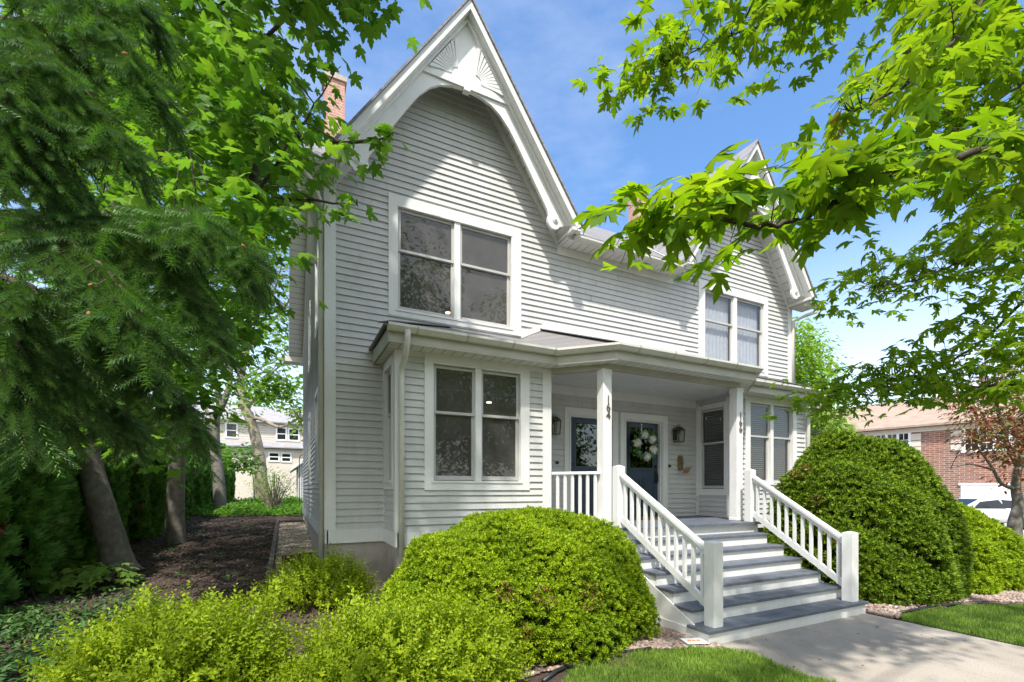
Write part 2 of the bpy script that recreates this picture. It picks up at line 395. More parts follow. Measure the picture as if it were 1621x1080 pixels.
def inst_any(T, pos, rot, sc):
    if isinstance(T, list): return join([inst(*T[k], pos[k::len(T)], rot[k::len(T)], sc[k::len(T)]) for k in range(len(T)) if len(pos[k::len(T)])])
    return inst(*T, pos, rot, sc)
def inst(T, F, pos, rot, sc):
    n = len(pos); sc = np.asarray(sc)
    if sc.ndim == 1: sc = sc[:, None]
    V = np.einsum('nij,nkj->nki', rot, T[None] * sc[:, None, :]) + pos[:, None]
    FF = F[None] + (np.arange(n) * len(T))[:, None, None]
    return V.reshape(-1, 3), FF.reshape(-1, F.shape[1])
def join(parts):
    V, F, o = [], [], 0
    for v, f in parts:
        V.append(v); F.append(f + o); o += len(v)
    return np.concatenate(V), np.concatenate(F)
def fan_leaf(half, centre, curl=.25, fold=.15):
    """leaf from a half outline; fan of triangles about centre; y runs base to tip"""
    out = half + [(-x, y) for x, y in reversed(half[1:-1])]
    pts = [centre] + out
    V = np.array([(x, y, -curl * (y - .4) ** 2 - fold * abs(x) * .6 - curl * x * x * .8) for x, y in pts])
    n = len(out)
    F = np.array([(0, 1 + (i + 1) % n, 1 + i) for i in range(n)])
    return V, F
MAPLE_OUT = [(0, 0), (.13, -.05), (.27, -.04), (.42, .02), (.33, .12), (.25, .19), (.40, .25), (.47, .33), (.58, .54), (.43, .50), (.34, .58), (.24, .52), (.15, .50), (.21, .68), (.13, .74), (.11, .86), (0, 1.03)]
MAPLE = [fan_leaf(MAPLE_OUT, (0, .28), cu, fo) for cu, fo in ((.25, .15), (.75, .05), (-.2, .5), (.45, .35))]
SILVER_OUT = [(0, 0), (.10, -.02), (.28, -.01), (.40, .06), (.28, .13), (.17, .22), (.30, .29), (.36, .42), (.55, .60), (.40, .56), (.33, .66), (.24, .52), (.10, .44), (.13, .60), (.24, .74), (.13, .76), (.10, .9), (0, 1.08)]
SILVER = [fan_leaf(SILVER_OUT, (0, .27), cu, fo) for cu, fo in ((.3, .2), (.8, .1), (-.15, .55), (.5, .4))]
OVAL = (np.array([(0, 0, 0), (.2, .3, .03), (.18, .62, .02), (0, 1, -.08), (-.18, .62, .02), (-.2, .3, .03), (0, .5, -.03)]), np.array([(0, 1, 6), (1, 2, 6), (2, 3, 6), (3, 4, 6), (4, 5, 6), (5, 0, 6)]))
DIAM = (np.array([(0, 0, 0), (.22, .45, .05), (0, 1, -.05), (-.22, .45, .05)]), np.array([(0, 1, 2), (0, 2, 3)]))
def sprig(nn=9, ln=1.0, spread=.34, w=.05):
    """short shoot carrying needles both sides"""
    V, F = [], []
    for i in range(nn):
        t = i / (nn - 1)
        for s in (-1, 1):
            a = R(58 - 34 * t); L = spread * (1 - .45 * t)
            b = np.array([0, t * ln * .8, 0]); e = b + np.array([s * math.sin(a) * L, math.cos(a) * L, .10 * L])
            o = len(V); V += [b + (0, -w / 2, 0), b + (0, w, 0), e]; F.append((o, o + 1, o + 2))
    return np.array(V), np.array(F)
def tuft(nn=11, seed=1):
    g = np.random.default_rng(seed); V, F = [], []
    for i in range(nn):
        a = i * 2.399; el = R(18 + 58 * (i / nn)); L = g.uniform(.75, 1.05)
        d = np.array([math.cos(a) * math.cos(el), math.sin(el), math.sin(a) * math.cos(el)]); s = np.cross(d, [0, 1, 0]); s /= np.linalg.norm(s)
        o = len(V); b = np.array([0, .25 * i / nn, 0]); w = .13
        V += [b - s * w * .6, b + s * w * .6, b + d * L * .6 + s * w, b + d * L, b + d * L * .6 - s * w]; F += [(o, o + 1, o + 2), (o, o + 2, o + 4), (o + 4, o + 2, o + 3)]
    return np.array(V), np.array(F)
def bottle(nn=40, ln=1.0, needle=.12, w=.014):
    """spruce shoot: needles all round a stem"""
    V, F = [], []
    for i in range(nn):
        t = (i + .5) / nn; a = i * 2.399
        L = needle * (1 - .35 * t * t)
        d = np.array([math.cos(a) * .85, .62, math.sin(a) * .85]); d /= np.linalg.norm(d)
        b = np.array([0, t * ln, 0]); e = b + d * L
        sd = np.cross(d, [0, 1, 0]); sd /= np.linalg.norm(sd)
        o = len(V); V += [b - sd * w / 2, b + sd * w / 2, e]; F.append((o, o + 1, o + 2))
    o = len(V); q = .012
    V += [np.array(p) for p in ((-q, 0, 0), (q, 0, 0), (0, ln, 0))]; F.append((o, o + 1, o + 2))
    return np.array(V), np.array(F)
def blob(seed, n=10, r=1.0, amp=.25):
    """rough convex pebble"""
    g = np.random.default_rng(seed)
    t = (1 + 5 ** .5) / 2
    V = np.array([(-1, t, 0), (1, t, 0), (-1, -t, 0), (1, -t, 0), (0, -1, t), (0, 1, t), (0, -1, -t), (0, 1, -t), (t, 0, -1), (t, 0, 1), (-t, 0, -1), (-t, 0, 1)]) / 1.9
    F = np.array([(0, 11, 5), (0, 5, 1), (0, 1, 7), (0, 7, 10), (0, 10, 11), (1, 5, 9), (5, 11, 4), (11, 10, 2), (10, 7, 6), (7, 1, 8), (3, 9, 4), (3, 4, 2), (3, 2, 6), (3, 6, 8), (3, 8, 9), (4, 9, 5), (2, 4, 11), (6, 2, 10), (8, 6, 7), (9, 8, 1)])
    return V * (1 + g.uniform(-amp, amp, (12, 1))) * r, F
def inpoly(x, y, poly):
    x = np.asarray(x); y = np.asarray(y); c = np.zeros(x.shape, bool); j = len(poly) - 1
    for i in range(len(poly)):
        xi, yi = poly[i]; xj, yj = poly[j]
        c ^= ((yi > y) != (yj > y)) & (x < (xj - xi) * (y - yi) / (yj - yi + 1e-12) + xi)
        j = i
    return c
def sample_poly(poly, n):
    a = np.array(poly); lo, hi = a.min(0), a.max(0); out = np.zeros((0, 2))
    while len(out) < n:
        p = RNG.uniform(lo, hi, (n * 2, 2)); out = np.concatenate([out, p[inpoly(p[:, 0], p[:, 1], poly)]])
    return out[:n]
# ================================================================== THE HOUSE
house = thing('house', (6.25, 7.7, 0), 'two storey white clapboard duplex house with twin steep gables and a shared front porch', 'house')
YF, XL, XR = 7.7, .572, 11.93
GX = (2.72, 9.78)                      # gable centres
def MX(x): return 12.5 - x             # mirror about the party wall
class Fr:
    """wall frame: u along the wall, o outward, z up"""
    def __init__(s, o, u, n): s.o, s.u, s.n = o, u, n
    def __call__(s, u, o, z): return (s.o[0] + s.u[0] * u + s.n[0] * o, s.o[1] + s.u[1] * u + s.n[1] * o, z)
FRONT = Fr((0, YF), (1, 0), (0, -1))
def fbox(mb, F, u0, u1, o0, o1, z0, z1, mi=0):
    return mb.hexa([F(u0, o0, z0), F(u1, o0, z0), F(u1, o1, z0), F(u0, o1, z0)], [F(u0, o0, z1), F(u1, o0, z1), F(u1, o1, z1), F(u0, o1, z1)], mi)
EXP = .1085
def siding(mb, F, z0, z1, spans, holes=(), lip=.023):
    k = 0; za = z0
    while za < z1 - 1e-4:
        zb = za + EXP; zt = min(zb, z1)
        cuts = sorted({za, zt} | {h for ho in holes for h in ho[2:] if za < h < zt})
        jit = random.uniform(-.0012, .0012)
        for a, b in zip(cuts[:-1], cuts[1:]):
            mid = (a + b) / 2
            sa, sb = spans(a), spans(b)
            if len(sa) != len(sb): sa = sb = spans(mid)
            hs = sorted((h[0], h[1]) for h in holes if h[2] - 1e-6 <= a and h[3] + 1e-6 >= b)
            oa = lip * (zb - a) / EXP + .003 + jit; ob = lip * (zb - b) / EXP + .003 + jit
            for (l0, r0), (l1, r1) in zip(sa, sb):
                segs = []; cl0, cl1 = l0, l1
                for h0, h1 in hs:
                    if h1 <= min(cl0, cl1) or h0 >= max(r0, r1): continue
                    if h0 > cl0: segs.append((cl0, cl1, h0, h0))
                    cl0 = max(cl0, h1); cl1 = max(cl1, h1)
                if cl0 < r0 or cl1 < r1: segs.append((cl0, cl1, r0, r1))
                jn = []
                for x0, x1, y0, y1 in segs:
                    cx = x0
                    while y0 - cx > 2.4 and x0 == x1 and y0 == y1 and random.random() < .8:
                        nx = cx + random.uniform(1.1, 3.6)
                        if nx > y0 - .4: break
                        jn.append((cx, cx, nx - .0025, nx - .0025)); cx = nx + .0025
                    jn.append((cx if cx != x0 else x0, cx if cx != x0 else x1, y0, y1))
                for x0, x1, y0, y1 in jn:
                    mb.quad(F(x0, oa, a), F(y0, oa, a), F(y1, ob, b), F(x1, ob, b))
                    if a == za: mb.quad(F(x0, -.004, a), F(y0, -.004, a), F(y0, oa, a), F(x0, oa, a))
        za = zb
def window(F, u0, u1, z0, z1, units, zb, zt, zm, pane='pane_s', blind=None, tw=None, dark=False, label=None):
    w = MB(); ua, ub = units[0][0] - .012, units[-1][1] + .012
    fbox(w, F, u0, ua, -.01, .036, z0, z1); fbox(w, F, ub, u1, -.01, .036, z0, z1)
    fbox(w, F, ua, ub, -.01, .034, z0, zb - .012); fbox(w, F, ua, ub, -.01, .034, zt + .012, z1)
    fbox(w, F, ua - .03, ub + .03, .034, .048, zb - .045, zb - .012)      # sill nosing
    fbox(w, F, ua - .02, ub + .02, .034, .043, zt + .012, zt + .03)
    for (a, b), (c, d) in zip(units[:-1], units[1:]): fbox(w, F, b, c, -.08, .022, zb - .012, zt + .012)
    for e0, e1 in ((ua - .012, ua), (ub, ub + .012)): fbox(w, F, e0, e1, -.09, -.011, zb - .012, zt + .012)
    fbox(w, F, ua, ub, -.09, -.011, zb - .024, zb - .012); fbox(w, F, ua, ub, -.09, -.011, zt + .012, zt + .024)
    win = w.build('window', M['trim'], house)
    if label: win['label'] = label
    for a, b in units:
        for lo, hi, o0, rail in ((zm, zt, -.045, .04), (zb, zm + .035, -.075, .065)):
            s = MB(); st = .043
            fbox(s, F, a, a + st, o0, o0 + .03, lo, hi); fbox(s, F, b - st, b, o0, o0 + .03, lo, hi)
            fbox(s, F, a + st, b - st, o0 + .001, o0 + .029, lo, lo + rail); fbox(s, F, a + st, b - st, o0 + .001, o0 + .029, hi - .04, hi)
            s.build('sash', M['greytrim'], win)
            p = MB(); om = o0 + .014
            p.quad(F(a + st, om, lo + rail), F(b - st, om, lo + rail), F(b - st, om, hi - .04), F(a + st, om, hi - .04))
            p.build('pane', M[pane], win)
        if blind == 'slats':
            s = MB(); z = zb + .03
            while z < zt:
                s.hexa([F(a, -.135, z), F(b, -.135, z), F(b, -.115, z + .012), F(a, -.115, z + .012)], [F(a, -.135, z + .003), F(b, -.135, z + .003), F(b, -.115, z + .015), F(a, -.115, z + .015)]); z += .047
            s.build('blind', M['slat'], win)
        elif blind == 'sheer':
            s = MB(); n = 26
            for i in range(n):
                t0, t1 = a + (b - a) * i / n, a + (b - a) * (i + 1) / n
                s.quad(F(t0, -.14 + .008 * math.sin(i * 1.9), zb), F(t1, -.14 + .008 * math.sin(i * 1.9 + 1.9), zb), F(t1, -.14 + .008 * math.sin(i * 1.9 + 1.9), zt), F(t0, -.14 + .008 * math.sin(i * 1.9), zt))
            s.build('curtain', M['curtain'], win)
        elif blind == 'drape':
            s = MB(); n = 10; wd = (b - a) * .25
            for q0 in ((a, 1), (b, -1)):
                for i in range(n):
                    x0 = q0[0] + q0[1] * wd * i / n; x1 = q0[0] + q0[1] * wd * (i + 1) / n
                    s.quad(F(x0, -.2 + .03 * (i % 2), zb), F(x1, -.2 + .03 * ((i + 1) % 2), zb), F(x1, -.2 + .03 * ((i + 1) % 2), zt), F(x0, -.2 + .03 * (i % 2), zt))
            s.build('curtain', M['curtain'], win)
    return win

# ---- front wall: siding clipped round windows, doors, bays and gables
def front_spans(z):
    if z < 6.56: return [(XL + .10, XR - .10)]
    w = max(.0, (9.52 - z) / 1.455)
    return [(c - w, c + w) for c in GX]
UPW = [(1.51, 3.95, 4.70, 6.70), (MX(3.95), MX(1.51), 4.70, 6.70)]
DOORS = [(5.055, 6.065, 1.2, 3.32), (MX(6.065), MX(5.055), 1.2, 3.32)]
BAYS = [(1.50, 3.95, 1.1, 4.1), (MX(3.95), MX(1.50), 1.1, 4.1)]
mb = MB()
siding(mb, FRONT, 1.21, 9.5, front_spans, [(a + .02, b - .02, c + .02, d - .02) for a, b, c, d in UPW] + [(a - .03, b + .03, c, d + .03) for a, b, c, d in DOORS] + BAYS)
for xx in (.0,): pass
mb.build('wall', M['siding'], house)
# left gable wall, right gable wall, rear wall
def side_spans(z):
    if z < 6.7: return [(YF + .05, 18.1)]
    w = (10.5 - z) / .735
    return [(12.9 - w, 12.9 + w)]
LEFT = Fr((XL, 0), (0, 1), (-1, 0)); RIGHT = Fr((XR, 0), (0, 1), (1, 0))
SW = [(9.3, 10.2, 1.95, 3.75), (12.4, 13.3, 1.95, 3.75), (9.3, 10.2, 4.9, 6.5), (12.4, 13.3, 4.9, 6.5)]
mb = MB(); siding(mb, LEFT, 1.21, 10.3, side_spans, [(a + .02, b - .02, c + .02, d - .02) for a, b, c, d in SW]); mb.build('wall', M['siding'], house)
for a, b, c, d in SW: window(LEFT, a, b, c, d, [(a + .11, b - .11)], c + .11, d - .11, (c + d) / 2 + .1, 'pane_s')
mb = MB(); siding(mb, RIGHT, 1.21, 10.3, side_spans); mb.build('wall', M['siding'], house)
mb = MB(); mb.quad((XL, 18.1, .3), (XR, 18.1, .3), (XR, 18.1, 6.9), (XL, 18.1, 6.9)); mb.build('wall', M['siding'], house)
# inside linings and floors (rooms stay dark behind the panes)
mb = MB()
mb.quad((XL + .05, YF + 3.2, .9), (XR - .05, YF + 3.2, .9), (XR - .05, YF + 3.2, 7.0), (XL + .05, YF + 3.2, 7.0))
mb.quad((XL + .05, YF + .05, 1.2), (XR - .05, YF + .05, 1.2), (XR - .05, YF + 3.2, 1.2), (XL + .05, YF + 3.2, 1.2))
mb.quad((XL + .05, YF + .05, 4.3), (XR - .05, YF + .05, 4.3), (XR - .05, YF + 3.2, 4.3), (XL + .05, YF + 3.2, 4.3))
mb.quad((XL + .05, YF + .05, 7.0), (XR - .05, YF + .05, 7.0), (XR - .05, YF + 3.2, 7.0), (XL + .05, YF + 3.2, 7.0))
mb.quad((6.25, YF + .05, 1.2), (6.25, YF + 3.2, 1.2), (6.25, YF + 3.2, 7), (6.25, YF + .05, 7))
mb.build('room_lining', plain('warm_room_wall', (.30, .24, .19), .9), house)
# skirt boards and foundation
mb = MB()
def piece(name, mat, *boxes, bevel=0):
    for fr, *bx in boxes: fbox(MBX := MB(), fr, *bx); MBX.build(name, M[mat], house, bevel=bevel)
piece('skirt_board', 'trim', (FRONT, XL, 1.47, -.02, .030, 1.0, 1.21), (FRONT, MX(1.47), XR, -.02, .030, 1.0, 1.21), (LEFT, YF - .03, 18.1, -.02, .028, 1.0, 1.21))
for f in (lambda x: x, MX):
    B = Fr((f(0), 6.75), (f(1) - f(0), 0), (0, -1)); S = Fr((f(1.45), 0), (0, 1), (f(0) - f(1), 0))
    piece('skirt_board', 'trim', (B, 1.45, 4.0, -.02, .026, 1.0, 1.21), (S, 6.724, 7.67, -.02, .024, 1.0, 1.21))
mb = MB()
mb.box(XL + .03, XR - .03, YF + .02, 18.05, -.3, .998); mb.build('foundation', M['found'], house)
for f in (lambda x: x, MX):
    a, b = sorted((f(1.49), f(3.96))); mb = MB(); mb.box(a, b, 6.79, YF + .02, -.3, .996); mb.build('foundation', M['found'], house)
# corner boards
piece('corner_board', 'trim', (FRONT, XL - .034, XL + .13, -.03, .033, 1.21, 6.55), (LEFT, YF + .03, YF + .12, -.02, .034, 1.21, 6.6), (FRONT, XR - .13, XR + .034, -.03, .033, 1.21, 6.6), (RIGHT, YF + .03, YF + .12, -.02, .034, 1.21, 6.6))

# ---- upper windows
for i, (a, b, c, d) in enumerate(UPW):
    f = (lambda x: x) if i == 0 else MX
    un = sorted(tuple(sorted((f(p), f(q)))) for p, q in ((1.675, 2.645), (2.755, 3.735)))
    window(FRONT, a, b, c, d, un, 4.83, 6.50, 5.80, 'pane_s' if i == 0 else 'pane_w', None if i == 0 else 'sheer')
# ---- bays
for i, f in enumerate((lambda x: x, MX)):
    B = Fr((f(0), 6.75), (f(1) - f(0), 0), (0, -1))
    mb = MB(); siding(mb, B, 1.21, 3.9, lambda z: [(1.5, 3.95)], [(1.87, 3.595, 1.86, 3.9)])
    S = Fr((f(1.45), 0), (0, 1), (f(0) - f(1), 0)); T = Fr((f(4.0), 0), (0, 1), (f(1) - f(0), 0))
    siding(mb, S, 1.21, 3.9, lambda z: [(6.8, 7.69)], [(6.93, 7.60, 1.86, 3.9)] if i == 0 else ())
    siding(mb, T, 1.25, 3.9, lambda z: [(6.8, 7.69)], [(6.90, 7.64, 1.78, 3.75)] if i == 1 else ())
    mb.build('bay_wall', M['siding'], house)
    for u0, u1 in ((1.416, 1.53), (3.87, 4.034)): piece('bay_corner_board', 'trim', (B, u0, u1, -.03, .032, 1.21, 3.87))
    for fr in (S, T): piece('bay_corner_board', 'trim', (fr, 6.75, 6.86, -.03, .031, 1.25, 3.87), (fr, 7.62, 7.68, -.03, .026, 1.25, 3.80))
    piece('bay_frieze', 'trim', (B, 1.53, 1.85, -.01, .026, 3.80, 3.88), (B, 3.615, 3.87, -.01, .026, 3.80, 3.88))
    un = [(2.0, 2.665), (2.765, 3.44)]
    window(B, 1.85, 3.615, 1.83, 3.875, un, 1.985, 3.715, 2.99, 'pane_s' if i == 0 else 'pane', None if i == 0 else 'slats')
    if i == 0: window(S, 6.91, 7.62, 1.84, 3.86, [(7.03, 7.51)], 1.985, 3.69, 2.99, 'pane_k')
    if i == 1: window(T, 6.84, 7.66, 1.72, 3.74, [(6.93, 7.57)], 1.86, 3.62, 2.85, 'pane', 'slats')
# recessed lamps burning inside
for px, py, y, z in ((709, 496, 9.4, None), (774, 638, 8.4, None)):
    k = P(px, py, 1); t = (y - 0) / k[1]; q = (k[0] * t, y, EYE + (k[2] - EYE) * t)
    l = MB(); l.add([(q[0] + .055 * math.cos(a * .5236), q[1] + .055 * math.sin(a * .5236), q[2]) for a in range(12)] + [(q[0] + .05 * math.cos(a * .5236), q[1] + .05 * math.sin(a * .5236), q[2] + .02) for a in range(12)],
          [tuple(range(12))] + [(a, (a + 1) % 12, 12 + (a + 1) % 12, 12 + a) for a in range(12)])
    l.build('recessed_lamp', M['lamp'], house)

# ---- doors
for i, (a, b, c, d) in enumerate(DOORS):
    mb = MB()
    fbox(mb, FRONT, a - .15, a, -.01, .034, 1.24, 3.46); fbox(mb, FRONT, b, b + .15, -.01, .034, 1.24, 3.46); fbox(mb, FRONT, a, b, -.01, .034, d, 3.46)
    fbox(mb, FRONT, a - .045, a - .012, .034, .047, 1.24, d + .012); fbox(mb, FRONT, b + .012, b + .045, .034, .047, 1.24, d + .012); fbox(mb, FRONT, a - .045, b + .045, .034, .046, d + .012, d + .045)
    fbox(mb, FRONT, a - .03, a + .03, -.16, -.011, 1.24, d); fbox(mb, FRONT, b - .03, b + .03, -.16, -.011, 1.24, d); fbox(mb, FRONT, a + .03, b - .03, -.16, -.011, d - .03, d + .02)
    fr = mb.build('door_frame', M['trim'], house)
    D = Fr((0, YF), (1, 0), (0, -1)); x0, x1 = a + .03, b - .03; zt = d - .03; g0, g1 = x0 + .14, x1 - .14; gz0, gz1 = 2.29, 3.20
    mb = MB()
    fbox(mb, D, x0, g0, -.13, -.085, 1.25, zt); fbox(mb, D, g1, x1, -.13, -.085, 1.25, zt)
    fbox(mb, D, g0, g1, -.13, -.085, gz1, zt); fbox(mb, D, g0, g1, -.13, -.085, 1.25, gz0)
    for e in ((g0 - .02, g0 + .02, gz0 - .03, gz1 + .03), (g1 - .02, g1 + .02, gz0 - .03, gz1 + .03)): fbox(mb, D, e[0], e[1], -.085, -.072, e[2], e[3])
    fbox(mb, D, g0 + .02, g1 - .02, -.085, -.071, gz0 - .03, gz0 + .02); fbox(mb, D, g0 + .02, g1 - .02, -.085, -.071, gz1 - .02, gz1 + .03)
    for p0, p1 in ((x0 + .11, (x0 + x1) / 2 - .04), ((x0 + x1) / 2 + .04, x1 - .11)):   # lower raised panels
        for q0, q1, r0, r1 in ((p0, p1, 2.06, 2.08), (p0, p1, 1.42, 1.44), (p0, p0 + .02, 1.44, 2.06), (p1 - .02, p1, 1.44, 2.06)): fbox(mb, D, q0, q1, -.085, -.074, r0, r1)
        fbox(mb, D, p0 + .05, p1 - .05, -.085, -.076, 1.5, 2.0)
    dr = mb.build('door', M['door'], house)
    mb = MB(); mb.quad(D(g0, -.1, gz0), D(g1, -.1, gz0), D(g1, -.1, gz1), D(g0, -.1, gz1)); mb.build('pane', M['pane_d'], dr)
    s = -1 if i == 0 else 1; hx = (x0 + .06) if i == 0 else (x1 - .06)
    mb = MB(); fbox(mb, D, hx - .03, hx + .03, -.085, -.07, 1.98, 2.25); mb.tube([D(hx, -.07, 2.2), D(hx, -.02, 2.17), D(hx, -.02, 2.02), D(hx, -.07, 1.98)], .011, 6)
    fbox(mb, D, hx - .03, hx + .03, -.085, -.062, 2.30, 2.37); mb.build('handle', M['black'], dr)
    mb = MB(); fbox(mb, FRONT, a + .03, b - .03, -.16, .02, 1.242, 1.262); mb.build('door_sill', M['bronze'], house)

# ---- porch: wall trim, ceiling, beam, soffit, fascia, gutters, low roof
mb = MB(); fbox(mb, FRONT, 4.03, MX(4.03), -.01, .03, 3.70, 3.88); mb.build('porch_wall_trim', M['trim'], house)
mb = MB(); mb.poly([(4.0, 7.69, 3.885), (4.0, 6.70, 3.885), (4.66, 6.03, 3.885), (MX(4.66), 6.03, 3.885), (MX(4.0), 6.70, 3.885), (MX(4.0), 7.69, 3.885)]); mb.build('porch_ceiling', M['ceil'], house)
ev = [(1.28, 6.40), (3.95, 6.40), (4.63, 5.72), (MX(4.63), 5.72), (MX(3.95), 6.40), (MX(1.28), 6.40)]
mb = MB()
mb.poly([(1.30, 6.42, 3.875), (3.94, 6.42, 3.875), (4.0, 6.74, 3.875), (1.45, 6.74, 3.875)])
mb.poly([(3.94, 6.42, 3.875), (4.62, 5.74, 3.875), (4.68, 6.06, 3.875), (4.0, 6.74, 3.875)])
mb.poly([(4.62, 5.74, 3.875), (MX(4.62), 5.74, 3.875), (MX(4.68), 6.06, 3.875), (4.68, 6.06, 3.875)])
mb.poly([(MX(3.94), 6.42, 3.875), (MX(4.62), 5.74, 3.875), (MX(4.68), 6.06, 3.875), (MX(4.0), 6.74, 3.875)])
mb.poly([(MX(1.30), 6.42, 3.875), (MX(3.94), 6.42, 3.875), (MX(4.0), 6.74, 3.875), (MX(1.45), 6.74, 3.875)])
mb.build('porch_soffit', M['soffit_x'], house)
for f in (lambda x: x, MX):
    mb = MB(); mb.poly([(f(1.30), 6.42, 3.874), (f(1.46), 6.74, 3.874), (f(1.46), 7.68, 3.874), (f(1.30), 7.68, 3.874)]); mb.build('bay_soffit', M['soffit_y'], house)
mb = MB(); mb.sweep([(4.02, 6.68), (4.69, 6.01), (MX(4.69), 6.01), (MX(4.02), 6.68)], [(0, 3.79), (0, 3.884), (-.13, 3.884), (-.13, 3.79)]); mb.build('porch_beam', M['fascia'], house)
mb = MB(); mb.sweep(ev, [(0, 3.86), (0, 4.03), (-.02, 4.03), (-.02, 3.86)]); mb.build('porch_fascia', M['fascia'], house)
for f in (lambda x: x, MX):
    a, b = sorted((f(1.262), f(1.282))); mb = MB(); mb.box(a, b, 6.40, 7.69, 3.86, 4.07); mb.build('porch_fascia', M['fascia'], house)
def gutter_prof(zb, w=.115, h=.095): return [(0, zb), (.06, zb), (.08, zb + .02), (w, zb + h * .62), (w, zb + h), (w - .018, zb + h), (w - .02, zb + h * .8), (.01, zb + h * .8), (0, zb + h)]
mb = MB(); mb.sweep([(1.24, 6.398)] + ev[1:-1] + [(MX(1.24), 6.398)], [(o + .002, z) for o, z in gutter_prof(4.0)])
gut = mb.build('porch_gutter', M['gutter'], house)
for (xa, ya), (xb, yb) in (((1.28, 6.40), (3.95, 6.40)), ((4.63, 5.72), (MX(4.63), 5.72)), ((MX(3.95), 6.40), (MX(1.28), 6.40))):
    for u in np.arange(xa + .35, xb - .1, .74): mb = MB(); mb.sweep([(u, ya - .002), (u + .022, ya - .002)], [(o * 1.06 + .002, z - .003 if z < 4.05 else z + .003) for o, z in gutter_prof(4.0)]); mb.build('gutter_strap', M['fascia'], gut)
def low_roof(f, mb):
    q = lambda *p: mb.poly([(f(x), y, z) for x, y, z in p])
    q((1.2, 6.36, 4.105), (3.93, 6.36, 4.105), (3.93, 7.68, 4.645), (2.54, 7.68, 4.645))
    q((1.2, 7.68, 4.105), (1.2, 6.36, 4.105), (2.54, 7.68, 4.645))
    q((3.93, 6.36, 4.105), (4.61, 5.66, 4.105), (3.93, 7.68, 4.645)); q((4.61, 5.66, 4.105), (4.45, 7.68, 4.9), (3.93, 7.68, 4.645))
    q((4.61, 5.66, 4.105), (6.25, 5.66, 4.105), (6.25, 7.68, 4.9), (4.45, 7.68, 4.9))
    for a, b in (((1.2, 6.36, 4.11), (2.54, 7.68, 4.65)), ((4.61, 5.66, 4.11), (4.45, 7.68, 4.905))):   # hip caps
        mb.bar((f(a[0]), a[1], a[2]), (f(b[0]), b[1], b[2]), .2, .014)
    mb.prism([(f(1.2), 6.36, 4.07), (f(1.2), 6.36, 4.104), (f(1.2), 7.68, 4.104), (f(1.2), 7.68, 4.07)], [(f(1.24), 6.36, 4.07), (f(1.24), 6.36, 4.104), (f(1.24), 7.68, 4.104), (f(1.24), 7.68, 4.07)])
mb = MB(); low_roof(lambda x: x, mb); low_roof(MX, mb); mb.build('porch_roof', M['roof_low'], house)
mb = MB(); ln = [(3.95, 4.66), (4.45, 4.905), (MX(4.45), 4.905), (MX(3.95), 4.66)]
for (xa, za), (xb, zb) in zip(ln[:-1], ln[1:]): mb.prism([FRONT(xa, 0, za), FRONT(xb, 0, zb), FRONT(xb, 0, zb + .11), FRONT(xa, 0, za + .11)], [FRONT(xa, .037, za), FRONT(xb, .037, zb), FRONT(xb, .037, zb + .11), FRONT(xa, .037, za + .11)])
mb.build('flashing_board', M['trim'], house)
# columns
for i, f in enumerate((lambda x: x, lambda x: x + 3.14)):
    a, b = sorted((f(4.585), f(4.755)))
    mb = MB(); mb.box(a, b, 6.02, 6.19, 1.24, 3.79); mb.box(a - .008, b + .008, 6.012, 6.198, 1.245, 1.30); mb.box(a - .006, b + .006, 6.014, 6.196, 3.70, 3.785)
    colm = mb.build('porch_column', M['porchpaint'], house, bevel=.006)
    for k, ch in enumerate('164' if i == 0 else '166'):
        cu = bpy.data.curves.new('numeral', 'FONT'); cu.body = ch; cu.size = .18; cu.extrude = .006; cu.align_x = 'CENTER'
        ob = bpy.data.objects.new('numeral', cu); COL.objects.link(ob); bpy.context.view_layer.update()
        me = bpy.data.meshes.new_from_object(ob.evaluated_get(bpy.context.evaluated_depsgraph_get())); COL.objects.unlink(ob); bpy.data.objects.remove(ob)
        z = (3.235 if i == 0 else 3.19) - k * .128
        me.transform(Matrix.Translation(Vector(((a + b) / 2 + .01, 6.011, z)) - BASE[house.name]) @ Matrix.Rotation(R(90), 4, 'X'))
        me.materials.clear(); me.materials.append(M['number']); link('house_number', me, colm, BASE[house.name])
# porch floor
mb = MB()
fl = [(4.50, 5.66), (MX(4.55), 5.66), (MX(4.50), 6.10), (MX(4.0), 6.72), (MX(4.0), 7.69), (4.0, 7.69), (4.0, 6.72), (4.50, 6.10)]
mb.prism([(x, y, 1.20) for x, y in fl], [(x, y, 1.24) for x, y in fl]); mb.build('porch_floor', M['deck'], house)
mb = MB(); sk = [(4.54, 5.72), (MX(4.59), 5.72), (MX(4.54), 6.12), (MX(4.03), 6.74), (4.03, 6.74), (4.54, 6.12)]
mb.prism([(x, y, -.2) for x, y in sk], [(x, y, 1.198) for x, y in sk]); mb.build('porch_skirt', M['porchpaint'], house)

